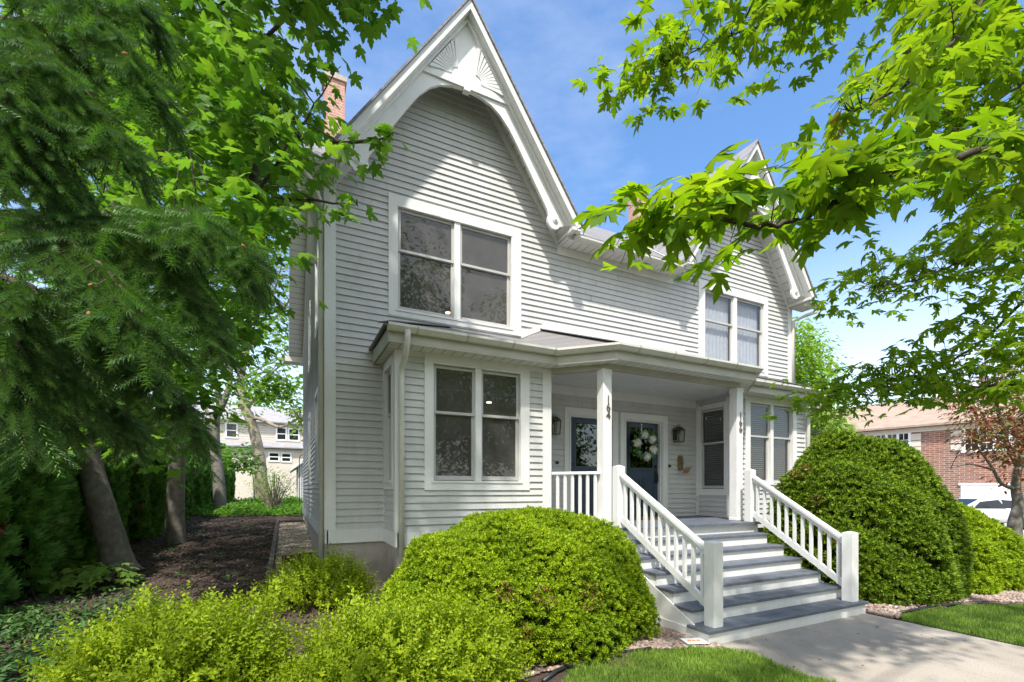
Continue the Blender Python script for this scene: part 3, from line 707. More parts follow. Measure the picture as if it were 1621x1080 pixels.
# ---- main roof
ZE, SL = 6.63, .735
def zr(y): return ZE + SL * (y - 7.22)
mb = MB(); th = .05
def slab(mb, pts): mb.prism([(x, y, z - th) for x, y, z in pts], pts)
for x0, x1 in ((.1, .58), (4.82, MX(4.82)), (MX(.58), MX(.1))): slab(mb, [(x0, 7.22, ZE), (x1, 7.22, ZE), (x1, 7.74, zr(7.74)), (x0, 7.74, zr(7.74))])
slab(mb, [(.1, 7.74, zr(7.74)), (MX(.1), 7.74, zr(7.74)), (MX(.1), 12.9, zr(12.9)), (.1, 12.9, zr(12.9))])
slab(mb, [(.1, 12.9, zr(12.9)), (MX(.1), 12.9, zr(12.9)), (MX(.1), 18.62, zr(7.18)), (.1, 18.62, zr(7.18))])
mb.build('roof', M['roof_mid'], house)
for c in GX:
    for s in (-1, 1): mb = MB(); slab(mb, [(c, 7.06, 9.93), (c + s * 2.2, 7.06, 6.729), (c + s * 2.2, 7.9, 6.729), (c, 12.3, 9.93)]); mb.build('gable_roof', M['roof_steep'], house)
for c, s in ((GX[1], -1), (GX[0], 1)):
    mb = MB()
    dx = lambda y: (9.93 - zr(y)) / 1.455
    for y0, y1 in ((7.27, 11.5),):
        a = (c + s * (dx(y0) + .02), y0, zr(y0) + .015); b = (c + s * (dx(y1) + .02), y1, zr(y1) + .015)
        mb.poly([a, (a[0] + s * .16, a[1], a[2] + .004), (b[0] + s * .16, b[1], b[2] + .004), b])
    mb.build('valley_flashing', M['trim'], house)
# main eave between the gables and the two short outer eaves
for x0, x1 in ((4.74, MX(4.74)),):
    mb = MB(); mb.poly([(x0, 7.33, 6.575), (x1, 7.33, 6.575), (x1, 7.69, 6.575), (x0, 7.69, 6.575)]); mb.build('eave_soffit', M['soffit_x'], house)
    mb = MB(); fbox(mb, FRONT, x0, x1, -.01, .034, 6.42, 6.57); mb.build('eave_frieze', M['trim'], house)
    mb = MB(); mb.box(x0, x1, 7.31, 7.33, 6.53, 6.63); mb.build('eave_fascia', M['trim'], house)
    mb = MB(); mb.sweep([(x0 + .12, 7.308), (x1 - .12, 7.308)], gutter_prof(6.515, .10, .085)); mb.build('eave_gutter', M['gutter'], house)
for f in (lambda x: x, MX):
    a, b = sorted((f(.1), f(.62)))
    mb = MB(); mb.poly([(a, 7.33, 6.575), (b, 7.33, 6.575), (b, 7.69, 6.575), (a, 7.69, 6.575)]); mb.build('eave_soffit', M['soffit_x'], house)
    mb = MB(); mb.box(a, b, 7.31, 7.33, 6.53, 6.63); mb.build('eave_fascia', M['fascia'], house)
    a2, b2 = sorted((f(-.12), f(.62))); mb = MB(); mb.sweep([(a2, 7.308), (b2, 7.308)], gutter_prof(6.515, .115, .095)); mb.build('eave_gutter', M['gutter'], house)
    # raking overhang of the end walls: soffit and barge
    mb = MB(); q = f(.12), f(.58)
    for y0, y1 in ((7.33, 12.9), (12.9, 18.5)):
        zf = lambda y: (zr(y) if y <= 12.9 else zr(25.8 - y)) - .13
        mb.poly([(q[0], y0, zf(y0)), (q[1], y0, zf(y0)), (q[1], y1, zf(y1)), (q[0], y1, zf(y1))])
    mb.build('rake_soffit', M['soffit_y'], house)
    mb = MB(); s = sorted((f(.10), f(.125)))
    for y0, y1 in ((7.23, 12.9), (12.9, 18.6)):
        zf = lambda y: (zr(y) if y <= 12.9 else zr(25.8 - y))
        mb.prism([(s[0], y0, zf(y0) - .2), (s[0], y1, zf(y1) - .2), (s[0], y1, zf(y1) - .055), (s[0], y0, zf(y0) - .055)], [(s[1], y0, zf(y0) - .2), (s[1], y1, zf(y1) - .2), (s[1], y1, zf(y1) - .055), (s[1], y0, zf(y0) - .055)])
    mb.build('rake_board', M['trim'], house)
    a, b = sorted((f(-.02), f(.60))); mb = MB(); mb.box(a, b, 18.3, 18.82, 6.42, 6.60); mb.build('rear_eave_return', M['gutter'], house)
# chimneys
for x in (1.14, MX(1.14)):
    mb = MB(); mb.box(x - .24, x + .24, 12.66, 13.14, 9.6, 12.38); ch = mb.build('chimney', M['chim'], house)
    mb = MB(); mb.box(x - .29, x + .29, 12.61, 13.19, 12.38, 12.50); mb.box(x - .22, x + .22, 12.68, 13.12, 12.50, 12.56); mb.build('cap', M['capstone'], ch)
    mb = MB(); mb.tube([(x + .02, 12.9, 12.5), (x + .02, 12.9, 12.74)], [.1, .085], 10); mb.build('flue_pot', M['chim'], ch)

# ---- gable woodwork
def rake(c, s, dx, top): return (c + s * dx, top - 1.455 * dx)
for c in GX:
    A, Z = 9.93, 1.455
    for s in (-1, 1):
        mb = MB()                                     # barge board with a deep reveal
        pr = [(c, A - .055), (c + s * 2.185, A - .055 - Z * 2.185), (c + s * 2.10, A - .16 - Z * 2.16), (c, A - .215)]
        mb.prism([(x, 7.09, z) for x, z in pr], [(x, 7.285, z) for x, z in pr]); mb.build('barge_board', M['trim'], house)
        mb = MB(); pr = [(c, A - .216), (c + s * 2.02, A - .216 - Z * 2.02), (c + s * 1.99, A - .305 - Z * 1.99), (c, A - .305)]
        mb.prism([(x, 7.235, z) for x, z in pr], [(x, 7.285, z) for x, z in pr]); mb.build('rake_moulding', M['porchpaint'], house)
        # arched board ending in a scroll
        arch = [(0, 8.53), (.25, 8.51), (.45, 8.45), (.62, 8.34), (.80, 8.15), (.97, 7.90), (1.15, 7.62), (1.35, 7.30), (1.50, 7.06), (1.565, 6.95)]
        scr = [(1.72 + .145 * math.cos(R(t)), 6.775 + .145 * math.sin(R(t))) for t in (150, 175, 200, 225, 250, 275)]
        end = [(1.80, 6.655), (1.82, 6.69), (1.96, 6.75), (1.995, A - .24 - Z * 1.995)]
        outl = [(c + s * x, z) for x, z in arch + scr + end] + [(c, A - .24)]
        mb = MB(); mb.prism([(x, 7.286, z) for x, z in outl], [(x, 7.335, z) for x, z in outl]); mb.build('gable_board', M['porchpaint'], house)
        rx, rz_ = c + s * 1.735, 6.80
        mb = MB(); ring = lambda r, y: [(rx + r * math.cos(a * R(20)), y, rz_ + r * math.sin(a * R(20))) for a in range(18)]
        mb.prism(ring(.062, 7.285), ring(.056, 7.268)); mb.prism(ring(.036, 7.268), ring(.03, 7.252)); mb.prism(ring(.016, 7.252), ring(.012, 7.24)); mb.build('rosette', M['trim'], house)
        # half sunburst
        mb = MB(); cx, cz = c + s * .16, 8.74
        edge = lambda t: None
        for k in range(11):
            a0, a1 = R(-12 + k * 9.4), R(-12 + k * 9.4 + 7.3)
            def hit(a):
                # ray from (cx,cz) at angle a (mirrored by s) to the rake line z = A-.33-Z*|x-c|
                co, si = math.cos(a), math.sin(a)
                r = (A - .34 - Z * .16 - cz) / (si + Z * co)
                return r
            r0 = .10
            rr0, rr1 = hit(a0), hit(a1)
            if k == 10: rr1 = min(rr1, rr0)
            pts = [(r0, a0), (rr0, a0), (rr1, a1), (r0, a1)]
            xs = [(cx + s * r * math.cos(a), cz + r * math.sin(a)) for r, a in pts]
            xs = [((min(x, c + 1e-3 * 0 - .012) if s < 0 else max(x, c + .012)), z) for x, z in xs]
            yy = (7.272, 7.222, 7.222, 7.272); mb.prism([(x, 7.287, z) for x, z in xs], [(x, y_, z) for (x, z), y_ in zip(xs, yy)])
        mb.build('sunburst', M['porchpaint'], house)
        # soffit and wall frieze of this rake
        mb = MB(); mb.poly([(c, 7.29, A - .25), (c + s * 2.13, 7.29, A - .25 - Z * 2.13), (c + s * 2.13, 7.69, A - .25 - Z * 2.13), (c, 7.69, A - .25)]); mb.build('gable_soffit', M['soffit_z'], house)
        mb = MB(); pr = [(c, A - .255), (c + s * 2.13, A - .255 - Z * 2.13), (c + s * 2.06, A - .47 - Z * 2.02), (c, A - .47)]
        mb.prism([(x, YF - .036, z) for x, z in pr], [(x, YF + .01, z) for x, z in pr]); mb.build('gable_frieze', M['trim'], house)
        x0, x1 = sorted((c + s * 2.19, c + s * 2.0)); mb = MB(); mb.hexa([(x0, 7.095, 6.60), (x1, 7.095, 6.60), (x1, 7.69, 6.60), (x0, 7.69, 6.60)], [(x0, 7.095, 6.66 if s > 0 else 6.62), (x1, 7.095, 6.62 if s > 0 else 6.66), (x1, 7.69, 6.65), (x0, 7.69, 6.65)]); mb.build('gable_return', M['soffit_x'], house)
    mb = MB(); mb.prism([(c - .78, 7.286, 8.54), (c + .78, 7.286, 8.54), (c + .70, 7.286, 8.655), (c - .70, 7.286, 8.655)], [(c - .78, 7.255, 8.54), (c + .78, 7.255, 8.54), (c + .70, 7.255, 8.655), (c - .70, 7.255, 8.655)])
    mb.box(c - .055, c + .055, 7.235, 7.336, 8.485, 8.60); mb.build('sunburst_base', M['porchpaint'], house)

# ---- downspouts
def downspout(pts, r=.043):
    mb = MB(); mb.tube(pts, r, 8); return mb.build('downspout', M['gutter'], house, smooth=True)
for f in (lambda x: x, MX):
    downspout([(f(1.50), 6.30, 4.02), (f(1.50), 6.31, 3.92), (f(1.50), 6.38, 3.76), (f(1.50), 6.52, 3.66), (f(1.50), 6.66, 3.58), (f(1.50), 6.67, 3.45), (f(1.50), 6.67, .35)])
downspout([(MX(.2), 7.25, 6.52), (MX(.2), 7.26, 6.42), (MX(.38), 7.4, 6.35), (MX(.53), 7.64, 6.25), (MX(.53), 7.64, 4.2)])
downspout([(.2, 7.25, 6.52), (.22, 7.26, 6.42), (.36, 7.4, 6.36), (.50, 7.74, 6.25), (.50, 7.76, 6.1), (.50, 7.76, .42)])

# ================================================================== FRONT STEPS
RS = .177; NY = lambda k: 3.83 + .306 * (k - 1)
steps = thing('front_steps', (6.1, 3.9, 0), 'wide timber front steps with grey treads and white risers', 'steps')
for k in range(1, 7):
    x0, x1 = (4.50, 7.73) if k > 1 else (4.44, 7.78)
    mb = MB(); mb.box(x0 + .03, x1 - .03, NY(k) + .03, 5.75, (k - 1) * RS - (.15 if k == 1 else 0), k * RS - .042); mb.build('riser', M['porchpaint'], steps)
    mb = MB(); d = .34 if k < 6 else .33
    mb.box(x0, x1, NY(k), NY(k) + .165, k * RS - .04, k * RS); mb.box(x0, x1, NY(k) + .169, NY(k) + d, k * RS - .04, k * RS)
    mb.build('tread', M['deck'], steps, bevel=.005)
mb = MB(); mb.prism([(4.515, 3.95, 0), (4.515, 3.95, .10), (4.515, 5.7, 1.0), (4.515, 5.7, .0)], [(4.49, 3.95, 0), (4.49, 3.95, .10), (4.49, 5.7, 1.0), (4.49, 5.7, .0)]); mb.build('stringer', M['porchpaint'], steps)
mb = MB(); mb.prism([(7.715, 3.95, 0), (7.715, 3.95, .10), (7.715, 5.7, 1.0), (7.715, 5.7, .0)], [(7.74, 3.95, 0), (7.74, 3.95, .10), (7.74, 5.7, 1.0), (7.74, 5.7, .0)]); mb.build('stringer', M['porchpaint'], steps)
def stair_rail(xa, xb, label):
    t = thing('stair_railing', (xa, 3.95, 0), label, 'railing', 'handrails of the front steps')
    for x, y0, z0, z1, w in ((xa, 3.89, RS, 1.195, .155), (xb, 5.70, 1.24, 2.20, .14)):
        mb = MB(); mb.box(x - w / 2, x + w / 2, y0, y0 + w, z0, z1)
        c = [(x - w / 2, y0, z1), (x + w / 2, y0, z1), (x + w / 2, y0 + w, z1), (x - w / 2, y0 + w, z1)]
        mb.add(c + [(x, y0 + w / 2, z1 + .025)], [(0, 1, 4), (1, 2, 4), (2, 3, 4), (3, 0, 4)])
        mb.build('newel_post', M['porchpaint'], t, bevel=.007)
    a, b = Vector((xa, 4.04, 1.09)), Vector((xb, 5.71, 2.08))
    mb = MB(); mb.bar(a, b, .10, .045); mb.bar(a - Vector((0, 0, .05)), b - Vector((0, 0, .05)), .045, .07); mb.build('handrail', M['porchpaint'], t, bevel=.005)
    lo = Vector((0, 0, -.68)); mb = MB(); mb.bar(a + lo, b + lo, .045, .10); mb.build('bottom_rail', M['porchpaint'], t, bevel=.004)
    for i in range(11):
        p = a.lerp(b, (i + .6) / 11.3)
        mb = MB(); mb.box(p.x - .021, p.x + .021, p.y - .021, p.y + .021, p.z - .74, p.z - .06); mb.build('baluster', M['porchpaint'], t)
stair_rail(4.675, 4.69, 'white stair handrail beside the house number 164 column')
stair_rail(7.555, 7.76, 'white stair handrail beside the tall yew and the house number 166 column')
t = thing('porch_railing', (4.3, 6.4, 1.24), 'short white porch railing between the left bay and the first column', 'railing')
a, b = Vector((4.02, 6.67, 2.11)), Vector((4.585, 6.10, 2.11))
mb = MB(); mb.bar(a, b, .075, .045); mb.build('top_rail', M['porchpaint'], t, bevel=.005)
mb = MB(); mb.bar(a - Vector((0, 0, .76)), b - Vector((0, 0, .76)), .04, .10); mb.build('bottom_rail', M['porchpaint'], t)
for i in range(6):
    p = a.lerp(b, (i + .75) / 6.4); mb = MB(); q = .02
    mb.box(p.x - q, p.x + q, p.y - q, p.y + q, 1.29, 2.09); mb.build('baluster', M['porchpaint'], t)

# ================================================================== THINGS ON THE PORCH
for x, lab in ((4.61, 'small bronze wall lantern beside the left front door'), (7.83, 'small bronze wall lantern right of the wreathed door')):
    y = 7.60; z = 2.90
    t = thing('wall_lantern', (x, 7.68, z), lab, 'lantern', 'porch wall lanterns')
    mb = MB(); mb.box(x - .07, x + .07, 7.645, 7.675, z + .05, z + .30); w0, w1 = .10, .085
    for sx in (-1, 1):
        for sy in (-1, 1): mb.bar((x + sx * w1, y - .03 + sy * w1 * .75, z), (x + sx * w0, y - .03 + sy * w0 * .75, z + .25), .014, .014, (0, 1, 0))
    mb.box(x - .095, x + .095, y - .10, y + .04, z - .012, z + .004)
    mb.build('frame', M['bronze'], t)
    mb = MB(); c = [(x + sx * .115, y - .03 + sy * .09, z + .25) for sx, sy in ((-1, -1), (1, -1), (1, 1), (-1, 1))]; u = [(x + sx * .045, y - .03 + sy * .035, z + .33) for sx, sy in ((-1, -1), (1, -1), (1, 1), (-1, 1))]
    mb.hexa(c, u); mb.build('cap', M['bronze'], t)
    mb = MB(); mb.tube([(x + .035 * math.cos(k), y - .03, z + .345 + .035 * math.sin(k)) for k in np.linspace(-.6, 3.75, 12)], .006, 6); mb.build('loop', M['bronze'], t)
    for sy in (-1, 1): mb = MB(); mb.quad((x - .088, y - .03 + sy * .068, z + .005), (x + .088, y - .03 + sy * .068, z + .005), (x + .1, y - .03 + sy * .078, z + .25), (x - .1, y - .03 + sy * .078, z + .25)); mb.build('glass', M['pane'], t)
    mb = MB()
    for sx in (-.03, .03): mb.tube([(x + sx, y - .03, z + .004), (x + sx, y - .03, z + .10), (x + sx, y - .03, z + .15), (x + sx, y - .03, z + .19)], [.014, .014, .018, .003], 8)
    mb.build('candle', M['cream'], t)
# letter holder
t = thing('letter_holder', (7.98, 7.68, 2.3), 'carved bronze letter holder with a tan leaflet on the porch wall', 'mail holder')
mb = MB(); prof = [(.03, 2.27), (.055, 2.33), (.05, 2.42), (.06, 2.5), (.05, 2.57), (0, 2.6), (-.05, 2.57), (-.06, 2.5), (-.05, 2.42), (-.055, 2.33), (-.03, 2.27)]
mb.prism([(7.95 + x, 7.675, z) for x, z in prof], [(7.95 + x * .8, 7.60, z) for x, z in prof]); mb.tube([(7.95, 7.61, 2.5), (7.95, 7.575, 2.52), (7.95, 7.57, 2.42), (7.95, 7.60, 2.36)], .016, 6); mb.build('bracket', M['brass'], t, bevel=.01)
mb = MB(); mb.hexa([(7.93, 7.56, 2.20), (8.10, 7.56, 2.20), (8.10, 7.572, 2.20), (7.93, 7.572, 2.20)], [(7.97, 7.50, 2.33), (8.16, 7.50, 2.36), (8.16, 7.512, 2.36), (7.97, 7.512, 2.33)]); mb.build('leaflet', M['paper'], t)
mb = MB(); mb.tube([(7.96, 7.575, 2.34), (7.96, 7.54, 2.24), (8.08, 7.54, 2.24), (8.08, 7.575, 2.34)], .008, 6); mb.build('clip', M['brass'], t)
for x, lab in ((4.74, 'small bronze doorbell button left of the front door without a wreath'), (7.66, 'small bronze doorbell button right of the wreathed front door')):
    mb = MB(); ring = lambda r, y: [(x + r * math.cos(a * R(30)), y, 2.36 + r * .75 * math.sin(a * R(30))) for a in range(12)]
    mb.prism(ring(.04, 7.68), ring(.035, 7.655)); mb.prism(ring(.016, 7.655), ring(.012, 7.642)); tag(mb.build('doorbell', M['bronze']), lab, 'doorbell', 'doorbells')
# wreath
wx, wy, wz = 6.93, 7.69, 2.78
t = thing('wreath', (wx, wy, wz), 'round wreath of white hydrangeas and blue flowers hanging on the front door', 'wreath')
n = 300; a = RNG.uniform(0, 2 * np.pi, n); rr = .235 + RNG.normal(0, .035, n)
pos = np.stack([wx + rr * np.cos(a), wy - .02 - RNG.uniform(0, .06, n), wz + rr * np.sin(a)], 1)
d = np.stack([np.cos(a + RNG.normal(0, .9, n)), -RNG.uniform(.1, .7, n), np.sin(a + RNG.normal(0, .9, n))], 1)
v, f_ = inst(*OVAL, pos, frames(d, np.tile([0, -1, 0.2], (n, 1)) + RNG.normal(0, .3, (n, 3))), RNG.uniform(.06, .11, n)); mesh_np('leaves', v, f_, M['arbor'], t)
mb = MB(); mb.tube([(wx + .235 * math.cos(k), wy - .02, wz + .235 * math.sin(k)) for k in np.linspace(0, 6.283, 25)], .02, 6); mb.build('ring', M['twig'], t)
def flower(x, z, r, m):
    k = int(90 * (r / .075) ** 2); dd = rnd_dir(k); dd[:, 1] = -np.abs(dd[:, 1]); p = np.array([x, wy - .06, z]) + dd * r * np.array([1, .8, 1])
    v, f_ = inst(*OVAL, p, frames(np.cross(dd, rnd_dir(k)), dd), np.full(k, r * .5) * RNG.uniform(.7, 1.1, k)); v2, f2 = blob(3, r=r * .8, amp=.1); v2 = v2 + np.array([x, wy - .06, z])
    v, f_ = join([(v, f_), (v2, f2)]); mesh_np('flower', v, f_, m, t)
for ang, r in ((100, .092), (38, .095), (-22, .095), (-84, .092), (-150, .0), (168, .095)):
    if r: flower(wx + .235 * math.cos(R(ang)), wz + .235 * math.sin(R(ang)), r, M['petal_w'])
for ang, q in ((68, .2), (130, .22), (5, .27), (-55, .25), (-110, .25), (-140, .24), (-30, .30)): flower(wx + q * math.cos(R(ang)), wz + q * math.sin(R(ang)), .05, M['petal_b'])
mb = MB(); mb.box(wx - .012, wx + .012, 7.755, 7.765, wz + .2, 3.27); mb.build('ribbon', M['white'], t)
mb = MB(); mb.box(6.45, 7.30, 7.05, 7.58, 1.243, 1.262); tag(mb.build('doormat', M['coir'], bevel=.006), 'orange coir doormat lying before the wreathed door', 'doormat')
# ================================================================== GROUND
def grid_patch(name, poly, dz, step, mat, jitter=0):
    a = np.array(poly); lo, hi = a.min(0), a.max(0)
    xs = np.arange(lo[0], hi[0] + step, step); ys = np.arange(lo[1], hi[1] + step, step)
    gx, gy = np.meshgrid(xs, ys, indexing='ij'); ok = inpoly((gx + step / 2)[:-1, :-1], (gy + step / 2)[:-1, :-1], poly)
    idx = np.arange(gx.size).reshape(gx.shape)
    z = gz(gx, gy) + dz + jitter * (np.sin(gx * 5.1 + gy * 3.3) + np.sin(gx * 2.3 - gy * 6.1)) * .5
    V = np.stack([gx.ravel(), gy.ravel(), z.ravel()], 1)
    F = np.stack([idx[:-1, :-1][ok], idx[1:, :-1][ok], idx[1:, 1:][ok], idx[:-1, 1:][ok]], 1)
    used, inv = np.unique(F, return_inverse=True)
    return struct(mesh_np(name, V[used], inv.reshape(F.shape), mat, smooth=True))
def cat_axis(lo, a, b, hi, st, big):
    return np.concatenate([np.linspace(lo, a, big, endpoint=False), np.arange(a, b, st), np.linspace(b, hi, big)])
gx, gy = np.meshgrid(cat_axis(-400, -8, 14, 400, .22, 14), cat_axis(-300, -2, 24, 500, .22, 16), indexing='ij')
idx = np.arange(gx.size).reshape(gx.shape)
z = gz(gx, gy) + .012 * (np.sin(gx * 4.1 + gy * 1.7) + np.sin(gy * 5.3 - gx * 2.2)) * (gx < 3.6) * (gy > 1) - .03 * (gx > 4.2)
struct(mesh_np('ground', np.stack([gx.ravel(), gy.ravel(), z.ravel()], 1), np.stack([idx[:-1, :-1].ravel(), idx[1:, :-1].ravel(), idx[1:, 1:].ravel(), idx[:-1, 1:].ravel()], 1), M['mulch'], smooth=True))
# walk with a scored joint
mb = MB(); mb.box(4.62, 6.17, -6, 3.862, -.1, .0); mb.box(6.18, 7.75, -6, 3.862, -.1, .0); struct(mb.build('front_walk', M['concrete'], bevel=.008))
LAWN_L = [W(880, 1100), W(905, 1062), W(960, 1044), W(1035, 1031), W(1100, 1026), W(1150, 1026), (4.62, 3.4), (4.62, -1.5), (1.0, -1.5)]
LAWN_R = [(7.76, 3.45), W(1425, 972), W(1480, 962), W(1545, 956), W(1621, 957), (14, 3.2), (19, 6.5), (21, 9), (23, 2), (23, -3), (7.76, -3)]
grid_patch('lawn_soil', LAWN_L, .004, .08, M['turf']); grid_patch('lawn_soil', LAWN_R, .004, .15, M['turf'])
BED_L = [W(830, 1075), W(905, 1061), W(960, 1043), W(1035, 1030), W(1120, 1026), (4.60, 3.85), (4.48, 5.7), (3.9, 6.7), (1.0, 6.7), (1.0, 5.0)]
BED_R = [(7.76, 3.45), (7.8, 5.7), (8.5, 6.7), (14, 6.7), (14, 3.4), W(1621, 957), W(1545, 956), W(1480, 962), W(1425, 972)]
grid_patch('gravel_bed', BED_L, .010, .08, M['rockbase']); grid_patch('gravel_bed', BED_R, .008, .12, M['rockbase'])
PEA = [(-.20, 8.35), (.57, 8.0), (.57, 17.5), (-.20, 17.5)]
grid_patch('gravel_strip', PEA, .012, .08, M['peabase'])
PEA2 = [(.60, 6.7), (1.46, 6.7), (1.46, 7.68), (.60, 7.68)]
grid_patch('gravel_strip', PEA2, .012, .08, M['peabase'])
grid_patch('back_lawn', [(-3.2, 21.5), (4, 19), (4, 44), (-12, 44), (-3.4, 30)], .01, .5, M['turf'])
grid_patch('driveway', [(19, 9.2), (60, 34), (60, 2), (24, -3), (23.1, 2)], .006, .9, M['drive'])

def scatter_rocks(name, poly, n, r0, r1, mat, avoid=None):
    p = sample_poly(poly, n); parts = []
    for k in range(5):
        V, F = blob(k + 20); q = p[k::5]; m = len(q)
        s = RNG.uniform(r0, r1, m)[:, None] * np.stack([RNG.uniform(.8, 1.3, m), RNG.uniform(.7, 1.1, m), RNG.uniform(.5, .8, m)], 1)
        pos = np.stack([q[:, 0], q[:, 1], gz(q[:, 0], q[:, 1]) + .012 + s[:, 2] * .4], 1)
        parts.append(inst(V, F, pos, frames(rnd_dir(m) * np.array([1, 1, .3]), np.tile([0, 0, 1.], (m, 1))), s))
    V, F = join(parts); return struct(mesh_np(name, V, F, mat), 'stuff')
scatter_rocks('river_rocks', [W(830, 1075), W(905, 1061), W(960, 1043), W(1035, 1030), W(1140, 1028), (4.60, 3.9), (4.47, 5.2), (3.9, 5.4), (3.2, 4.2), (2, 3.9)], 5200, .012, .034, M['rock'])
scatter_rocks('river_rocks', [(7.80, 3.47), (7.82, 4.5), (9, 4.2), (13.5, 4.0), (13.5, 3.55), W(1621, 955), W(1545, 953), W(1480, 959), W(1425, 969)], 3600, .014, .036, M['rock'])
scatter_rocks('pea_gravel', PEA, 6500, .010, .024, M['pea']); scatter_rocks('pea_gravel', PEA2, 900, .010, .022, M['pea'])
scatter_rocks('bark_chips', [(-3.4, 8.6), (-3.4, 21), (-.3, 21), (-.25, 7.2), (-2.6, 5.6)], 7000, .010, .030, M['chip'])
scatter_rocks('bark_chips', [(-3.6, 2), (-3.6, 8.6), (-.25, 7.2), (.6, 6.8), (1.2, 5), (1.5, 2)], 2500, .010, .026, M['chip'])

def grass_patch(name, poly, n, h0, h1, mat=None):
    p = sample_poly(poly, n); d = rnd_dir(n) * np.array([.45, .45, 0]) + np.array([0, 0, 1.])
    T = np.array([(-.055, 0, 0), (.055, 0, 0), (.04, .55, .05), (-.04, .55, .05), (0, 1, .22)]); F = np.array([(0, 1, 2), (0, 2, 3), (3, 2, 4)])
    pos = np.stack([p[:, 0], p[:, 1], gz(p[:, 0], p[:, 1])], 1)
    tuft = .7 + .5 * (np.sin(p[:, 0] * 9 + 2 * np.sin(p[:, 1] * 7)) * .5 + .5)
    V, F2 = inst(T, F, pos, frames(d, rnd_dir(n)), RNG.uniform(h0, h1, n) * tuft)
    return tag(mesh_np(name, V, F2, mat or M['grass']), 'short green lawn grass', 'grass', kind='stuff')
LGV = [W(905, 1066), W(960, 1047), W(1035, 1034), W(1100, 1029), W(1145, 1029), (4.64, 3.42), (4.62, 2.0), (2.2, 2.0), W(880, 1100)]
grass_patch('lawn_grass', LGV, 42000, .035, .075)
grass_patch('lawn_grass', [(7.79, 3.42), W(1425, 975), W(1480, 965), W(1545, 959), W(1621, 960), (14, 3.0), (13, .6), (7.76, .9)], 60000, .03, .065)
grass_patch('lawn_grass', [(11.5, 3.6), (14, 3.3), (19, 6.5), (20.9, 8.8), (22, 3), (16, 1.2)], 26000, .05, .09)

# landscape edging, hose, card
ed = [W(860, 1085), W(880, 1070), W(905, 1059), W(935, 1049), W(985, 1040), W(1030, 1032)]
mb = MB(); mb.tube([(x, y, gz(x, y) + .025) for x, y in ed], .022, 8); tag(mb.build('garden_edging', M['hose'], smooth=True), 'black plastic garden edging curving between the lawn and the rounded bush', 'edging')
ed = [W(1425, 972), W(1450, 967), W(1480, 961), W(1520, 957)]
mb = MB(); mb.tube([(x, y, .02) for x, y in ed], .02, 8); tag(mb.build('garden_edging', M['hose'], smooth=True), 'short black garden edging beside the right lawn under the tall yew', 'edging')
t = thing('ground_card', (4.33, 3.95, .05), 'small white card with orange lettering lying beside the bottom step', 'card', rz=R(-20))
mb = MB(); mb.box(-.13, .13, -.10, .10, .0, .006); mb.build('card', M['white'], t)
cu = bpy.data.curves.new('mark', 'FONT'); cu.body = 'ooo'; cu.size = .09; cu.align_x = 'CENTER'; ob = bpy.data.objects.new('mark', cu); COL.objects.link(ob); bpy.context.view_layer.update()
mb = MB()
for k in range(3): mb.box(-.08 + k * .055, -.04 + k * .055, -.02, .02, .0065, .009)
mb.build('lettering', plain('orange_ink', (.7, .25, .04), .6), t); bpy.data.objects.remove(ob)
# gravel strip timbers, rusty board, hook pole
mb = MB()
for y0, y1 in ((8.3, 11.35), (11.38, 14.4), (14.43, 17.5)): mb.hexa([(-.29, y0, gz(-.25, y0) - .1), (-.20, y0, gz(-.25, y0) - .1), (-.20, y1, gz(-.25, y1) - .1), (-.29, y1, gz(-.25, y1) - .1)], [(-.29, y0, gz(-.25, y0) + .10), (-.20, y0, gz(-.25, y0) + .10), (-.20, y1, gz(-.25, y1) + .10), (-.29, y1, gz(-.25, y1) + .10)])
mb.box(-.199, .57, 17.5, 17.6, .5, gz(0, 17.5) + .1)
tag(mb.build('timber_edging', M['wood'], bevel=.008), 'weathered timber edging along the pea gravel strip', 'edging')
mb = MB(); p = P(470, 880, 8.9); g0 = float(gz(p[0], p[1]))
mb.hexa([(p[0] - .26, p[1], g0), (p[0] + .27, p[1] - .05, g0), (p[0] + .27, p[1] - .02, g0), (p[0] - .26, p[1] + .03, g0)], [(p[0] - .26, p[1] + .03, g0 + .2), (p[0] + .27, p[1] - .02, g0 + .24), (p[0] + .27, p[1] + .01, g0 + .24), (p[0] - .26, p[1] + .06, g0 + .2)])
mb.bar((p[0] - .3, p[1] + .05, g0 + .12), (p[0] - .3, p[1] + .05, g0 - .02), .03, .03)
tag(mb.build('splash_board', M['rust']), 'rust brown board standing across the pea gravel strip', 'board')
x, y = P(474, 812, 20)[:2]; zz = float(gz(x, y))
mb = MB(); mb.tube([(x, y, zz), (x, y, zz + 2.35), (x + .03, y, zz + 2.5), (x + .12, y, zz + 2.56), (x + .2, y, zz + 2.5), (x + .2, y, zz + 2.4)], .016, 6); tag(mb.build('hook_pole', M['black']), 'thin black shepherd hook pole at the back of the house', 'pole')
t = thing('bird_feeder', (x + .2, y, zz + 1.9), 'small dark bird feeder hanging from the hook pole', 'bird feeder')
mb = MB(); mb.tube([(x + .2, y, zz + 1.9), (x + .2, y, zz + 2.22)], .06, 8); mb.build('body', M['greytrim'], t); mb = MB(); mb.tube([(x + .2, y, zz + 2.22), (x + .2, y, zz + 2.38)], [.11, .01], 8); mb.build('roof', M['door'], t)

